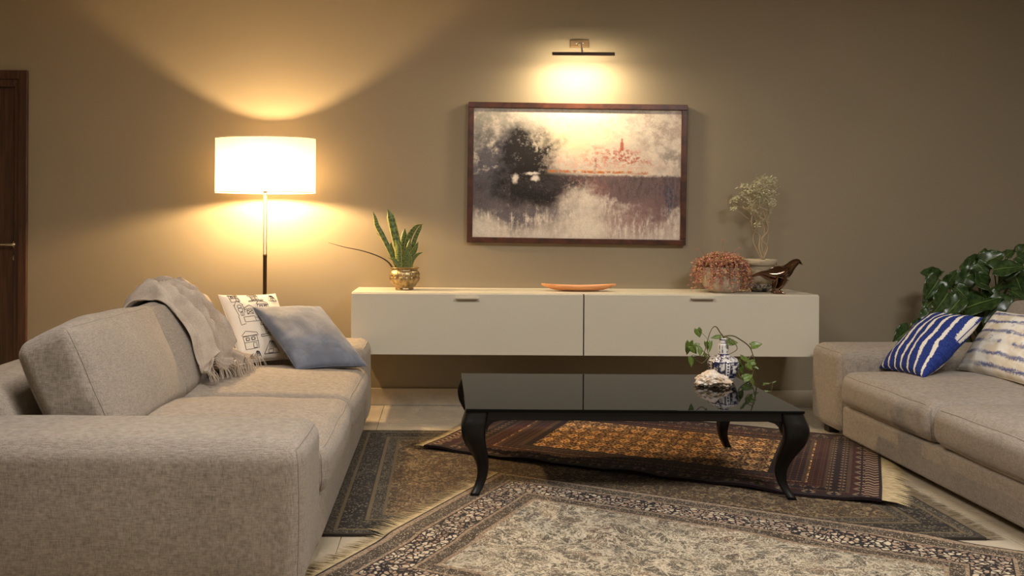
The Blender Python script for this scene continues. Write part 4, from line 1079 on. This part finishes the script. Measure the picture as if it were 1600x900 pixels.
# ------------------------------------------------------------------ vase, vine and crystal on the coffee table
vc = at(1130, 590, 4.25); VB = Vector((vc.x, 4.25, TZ))
vase = thing('vase', 'blue and white china bottle vase holding a vine on the coffee table', 'vase', VB)
g = G('delft_glaze'); o_ = g.tc('Object'); x, y, z = g.xyz(o_)
ang = g.m('ARCTAN2', y, x)*(1/PI)
n1 = g.noise(o_, 70, 4, 0.65, 0.5); n2 = g.noise(o_, 28, 4, 0.6, 0.4); n3 = g.noise(o_, 150, 2)
pan = g.abs(g.fract(ang*2.5 + 0.25)-0.5)                        # panels round the belly
inb = g.band(z, 0.022, 0.100)
scene_ = g.ss(n2, 0.40, 0.52)*g.ss(n1, 0.34, 0.46)
rimp = g.ss(g.abs(pan-0.36), 0.035, 0.02) + g.ss(g.abs(z-0.026), 0.003, 0.0015) + g.ss(g.abs(z-0.098), 0.003, 0.0015)
dots = g.ss(g.vor(g.vec(ang*14, z*75), 1, 'F1', 'Distance', 0.15), 0.36, 0.26)
msk = inb*g.max(g.lt(pan, 0.33)*scene_, g.gt(pan, 0.39)*dots)
msk = g.max(msk, inb*g.min(rimp, 1.0))
msk = g.max(msk, g.band(z, 0.100, 0.128)*g.ss(n1, 0.50, 0.56))
msk = g.max(msk, g.band(z, 0.128, 0.134) + g.band(z, 0.1830, 0.1855) + g.band(z, 0.199, 0.203))
nk = g.abs(g.fract(ang*2 + 0.0)-0.5)
msk = g.max(msk, g.band(z, 0.138, 0.178)*g.ss(g.abs(nk + 0.0 - 0.2), 0.10, 0.04)*g.ss(n1, 0.42, 0.5))
msk = g.max(msk, g.lt(z, 0.006))
M_DELFT = g.done(g.mix(g.min(msk, 1.0), lin(222, 218, 214), lin(36, 40, 74)), 0.12, 0, 0.5)
def squarish(a, z):
    k = max(0.0, min(1.0, (0.118-z)/0.03))
    return 1 + 0.03*k*math.cos(a*8)
prof = [(0.038, 0), (0.044, 0.002), (0.050, 0.012), (0.062, 0.035), (0.070, 0.062), (0.0735, 0.085), (0.072, 0.098), (0.064, 0.110), (0.050, 0.118), (0.034, 0.123), (0.026, 0.128), (0.0235, 0.134), (0.0245, 0.142), (0.0245, 0.170), (0.0225, 0.179), (0.019, 0.184), (0.0185, 0.198), (0.021, 0.203), (0.021, 0.208), (0.017, 0.209), (0.015, 0.20), (0.014, 0.17)]
mesh('body', lathe(prof, 72, squarish, cap=True), M_DELFT, vase)

vine = thing('pothos_vine', 'trailing green pothos vine growing out of the blue and white vase', 'plant', VB + Vector((0, 0, 0.2)))
vo = Vector(vine.location)
def vp(zx, zy, d=4.25): return at(1040+zx*0.18886, 490+zy*0.18889, d) - vo
M_VINE = plain('vine_stem', (88, 84, 48), 0.55)
def stem(pts, r=0.0024):
    r *= 1.4
    return mesh('stem', tube(spline(pts, 40), lambda t: r*(1-0.5*t), 6), M_VINE, vine)
mouth = Vector((0, 0, -0.02)); lip = Vector((0, 0, 0.012))
stem([mouth, lip, vp(450, 155), vp(422, 112), vp(396, 112), vp(366, 160, 4.22), vp(345, 240, 4.20), vp(340, 285, 4.18), vp(362, 350, 4.17)])
stem([mouth, lip, vp(550, 183), vp(610, 210), vp(690, 270, 4.27), vp(722, 340, 4.28), vp(742, 410, 4.28), vp(730, 470, 4.28), vp(700, 545, 4.27)], 0.0027)
stem([mouth, lip, vp(545, 215, 4.21), vp(592, 290, 4.19), vp(520, 342, 4.165)])
stem([vp(362, 350, 4.17), vp(320, 320, 4.16), vp(270, 265, 4.15), vp(210, 265, 4.15)], 0.0016)
stem([vp(345, 240, 4.20), vp(310, 340, 4.15), vp(260, 350, 4.14), vp(225, 340, 4.14)], 0.0016)
stem([vp(362, 350, 4.17), vp(300, 410, 4.14), vp(240, 370, 4.13), vp(210, 345, 4.13)], 0.0016)
stem([vp(722, 340, 4.28), vp(685, 375, 4.25), vp(660, 430, 4.22), vp(690, 470, 4.22), vp(735, 430, 4.24)], 0.0017)
stem([vp(600, 470, 4.25), vp(615, 525, 4.22), vp(660, 560, 4.22), vp(740, 580, 4.24), vp(770, 610, 4.26)], 0.0017)
stem([vp(742, 410, 4.28), vp(755, 480, 4.33), vp(780, 560, 4.42), vp(830, 585, 4.5), vp(885, 565, 4.52), vp(920, 556, 4.52)], 0.0016)
stem([vp(885, 570, 4.52), vp(880, 620, 4.52), vp(870, 645, 4.52)], 0.0014)
g = G('pothos_leaf'); uv = g.tc('UV'); u, v, _ = g.xyz(uv)
n_ = g.noise(uv, 8, 3)
c_ = g.mix(g.ss(n_, 0.4, 0.65), lin(72, 96, 36), lin(112, 130, 54))
c_ = g.mix(g.ss(g.abs(u-0.5), 0.03, 0.01), c_, lin(140, 152, 84))
M_POTHOS = g.done(c_, 0.35, 0, 0.5)
def heart_leaf(name, p, d, s, nrm, mat, parent, wid=0.42, curl=0.15, wavy=0.0, lobe=0.0, seed=0, n=14, m=8):
    """leaf with cordate base; p = base, d = direction of the tip, s = length"""
    d = Vector(d).normalized(); nrm = Vector(nrm); nrm = (nrm - d*nrm.dot(d)).normalized(); sd = d.cross(nrm)
    V, Fc, UV = [], [], []
    for i in range(n+1):
        t_ = i/n; wv = wid*s*(math.sin(PI*min(1.0, (t_*0.93+0.07))**0.62))**0.85*(1-0.15*t_) if t_ < 1 else 0.0005
        if lobe: wv *= 1 - lobe*(0.5+0.5*math.cos(t_*PI*9+seed))*min(1, 4*t_)*min(1, 4*(1-t_))
        for j in range(m+1):
            q = j/m*2-1
            back = -0.16*s*(1-t_)**5*abs(q)*1.2
            h_ = -curl*s*t_*t_ + 0.18*wv*abs(q) + wavy*s*math.sin(t_*PI*4+seed+q)*abs(q)**2
            V.append(Vector(p) + d*(t_*s+back) + sd*(q*wv) + nrm*h_); UV.append((j/m, t_))
    for i in range(n):
        for j in range(m):
            k = i*(m+1)+j; Fc.append((k, k+1, k+m+2, k+m+1))
    o = mesh(name, (V, Fc), mat, parent, True, UV); solid(o, 0.0012, 0); return o
R = random.Random(9)
VL = [  # (base zx,zy), (tip zx,zy), depth
    ((262, 128), (285, 198), 4.22, .46), ((450, 190), (372, 200), 4.24, .26), ((195, 235), (180, 345), 4.15, .36), ((275, 262), (205, 262), 4.15, .30),
    ((210, 270), (258, 335), 4.14, .36), ((285, 290), (285, 350), 4.13, .38), ((205, 362), (218, 442), 4.13, .40), ((335, 235), (350, 305), 4.19, .25), ((372, 235), (362, 320), 4.19, .2),
    ((515, 238), (602, 238), 4.22, .34), ((712, 268), (800, 248), 4.28, .40), ((625, 362), (680, 398), 4.22, .40), ((735, 402), (668, 420), 4.24, .40), ((672, 415), (725, 470), 4.23, .42),
    ((645, 540), (725, 505), 4.22, .38), ((612, 430), (640, 500), 4.25, .36), ((735, 440), (775, 460), 4.28, .3), ((810, 585), (870, 575), 4.51, .18), ((885, 570), (922, 556), 4.52, .16), ((820, 640), (870, 642), 4.52, .14),
    ((690, 400), (640, 350), 4.26, .36), ((700, 540), (740, 610), 4.25, .32), ((320, 330), (345, 375), 4.18, .3), ((600, 395), (618, 460), 4.27, .36)]
for i, (a, b_, d, wd) in enumerate(VL):
    p, q = vp(a[0], a[1], d), vp(b_[0], b_[1], d+R.uniform(-0.015, 0.015))
    heart_leaf('leaf', p, q-p, (q-p).length, (R.gauss(0, 0.35), -1, 0.5+R.gauss(0, 0.3)), M_POTHOS, vine, wd, 0.08, 0.02, 0, i)
    if i in (0, 1, 9, 10):      # leaf stalks to the nearest stem
        tgt = {0: vp(350, 215, 4.205), 1: lip, 9: vp(560, 245, 4.2), 10: vp(700, 290, 4.27)}[i]
        mesh('leaf_stalk', tube(spline([p, p.lerp(tgt, 0.5)+Vector((0, 0, 0.004)), tgt], 10), 0.001, 5), M_VINE, vine)

cc = at(1114, 598, 4.13)
g = G('crystal_matrix'); o_ = g.tc('Object'); n1 = g.noise(o_, 24, 5, 0.7); n2 = g.vor(o_, 70)
c_ = g.mix(g.ss(n1, 0.35, 0.65), lin(238, 230, 218), lin(214, 188, 156)); g.bump(g.noise(o_, 120, 4, 0.7), 0.6, 0.006)
M_CRYST = g.done(c_, 0.45, 0, 0.5)
import bmesh
bm = bmesh.new(); bmesh.ops.create_icosphere(bm, subdivisions=5, radius=1.0)
for v_ in bm.verts:
    p = v_.co.copy()
    q = p*2.1
    cell = mnoise.voronoi(q*1.5, distance_metric='DISTANCE', exponent=2.5)[0]
    k = 1 + 0.20*mnoise.noise(q*1.1+Vector((3, 1, 2))) + 0.22*(cell[1]-cell[0]) - 0.08 + 0.05*mnoise.noise(q*5)
    v_.co = Vector((p.x*0.086*k, p.y*0.055*k, p.z*0.040*k))
    v_.co.z += 0.012*math.exp(-((v_.co.x+0.005)/0.03)**2) - 0.16*max(0, v_.co.x)
zmin = -0.024
for v_ in bm.verts: v_.co.z = max(v_.co.z, zmin-0.1*max(0, v_.co.x)*0) - zmin
me = bpy.data.meshes.new('crystal_rock'); bm.to_mesh(me); bm.free(); me.materials.append(M_CRYST)
rock = bpy.data.objects.new('crystal_rock', me); COL.objects.link(rock); rock.location = (cc.x, 4.125, TZ)
tag(rock, 'rough whitish crystal rock in front of the vase on the coffee table', 'rock')

# ------------------------------------------------------------------ big leafy plant in the corner behind the right sofa
PB = Vector((3.28, 5.27, 0))
big = thing('potted_philodendron', 'large dark green leafy plant in the corner behind the right-hand sofa', 'plant', PB)
mesh('pot', lathe([(0.12, 0), (0.13, 0.01), (0.165, 0.26), (0.175, 0.27), (0.175, 0.30), (0.160, 0.30), (0.150, 0.25)], 40), plain('dark_clay_pot', (70, 52, 42), 0.6), big)
mesh('soil', lathe([(0.155, 0.262), (0.004, 0.27)], 24), bpy.data.materials['soil'], big)
g = G('philodendron_leaf'); uv = g.tc('UV'); u, v, _ = g.xyz(uv)
vein = g.abs(g.fract(v*7 - g.abs(u-0.5)*3.0)-0.5)
c_ = g.mix(g.ss(g.noise(uv, 5, 3), 0.35, 0.65), lin(34, 54, 26), lin(60, 82, 40))
c_ = g.mix(g.ss(vein, 0.06, 0.02)*0.45, c_, lin(84, 104, 56)); c_ = g.mix(g.ss(g.abs(u-0.5), 0.025, 0.01), c_, lin(112, 130, 72))
M_PHIL = g.done(c_, 0.28, 0, 0.5)
M_PSTEM = plain('philodendron_stalk', (66, 84, 40), 0.5)
def bp(zx, zy, d=5.2): return at(1260+zx*0.26667, 380+zy*0.26667, d)
BL = [((765, 205), (690, 170), 5.22, .42), ((775, 215), (705, 320), 5.12, .42), ((770, 205), (800, 165), 5.3, .4), ((830, 235), (875, 165), 5.26, .34), ((920, 240), (985, 110), 5.2, .30), ((1010, 100), (915, 135), 5.28, .25),
      ((1040, 110), (1150, 60), 5.22, .45), ((1100, 155), (1262, 128), 5.08, .34), ((1170, 75), (1215, 40), 5.3, .5), ((1230, 80), (1290, 110), 5.15, .5), ((930, 380), (1150, 300), 5.02, .30), ((1060, 250), (960, 200), 5.1, .42), ((1010, 180), (1060, 300), 5.12, .40),
      ((900, 330), (800, 440), 5.06, .28), ((1140, 310), (1050, 450), 5.05, .34), ((780, 300), (690, 380), 5.14, .42), ((830, 290), (760, 400), 5.10, .40), ((1180, 190), (1120, 270), 5.12, .46), ((1220, 180), (1270, 300), 5.1, .42), ((1200, 280), (1290, 330), 5.06, .42),
      ((960, 260), (880, 250), 5.2, .40), ((1090, 90), (1030, 60), 5.3, .5), ((600, 510), (520, 575), 5.14, .42), ((690, 470), (610, 480), 5.14, .35), ((860, 400), (840, 470), 5.1, .40), ((980, 420), (960, 470), 5.08, .44), ((1130, 400), (1200, 440), 5.08, .44), ((720, 400), (680, 460), 5.12, .4),
      ((1300, 120), (1400, 60), 5.2, .45), ((1320, 220), (1440, 200), 5.12, .42), ((1310, 300), (1400, 380), 5.08, .42), ((1250, 60), (1330, 10), 5.25, .46), ((1340, 130), (1500, 160), 5.2, .40), ((1000, 320), (900, 300), 5.16, .42), ((1150, 160), (1080, 110), 5.2, .42), ((1210, 120), (1180, 200), 5.1, .40), ((1000, 120), (1060, 180), 5.14, .42), ((880, 260), (950, 330), 5.12, .40)]
R = random.Random(21)
for i, (a, b_, d, wd) in enumerate(BL):
    d = max(d, 5.07)
    p = bp(a[0], a[1], d) - PB; q = bp(b_[0], b_[1], d - 0.03 + R.uniform(-0.02, 0.03)) - PB
    L = (q-p).length
    nz_ = Vector((R.gauss(0, 0.4), -1.0, 0.9+R.gauss(0, 0.35)))
    heart_leaf('leaf', p, q-p, L*1.12, nz_, M_PHIL, big, wd*1.22, 0.10, 0.05, 0.07, i, 22, 8)
    base = Vector((R.uniform(-0.06, 0.06), R.uniform(-0.05, 0.05), 0.26))
    mid_ = base.lerp(p, 0.55) + Vector((-(p.x)*0.12, 0.02, 0.10))
    mesh('stalk', tube(spline([base, mid_, p], 16), lambda t: 0.006*(1-0.45*t), 6), M_PSTEM, big)
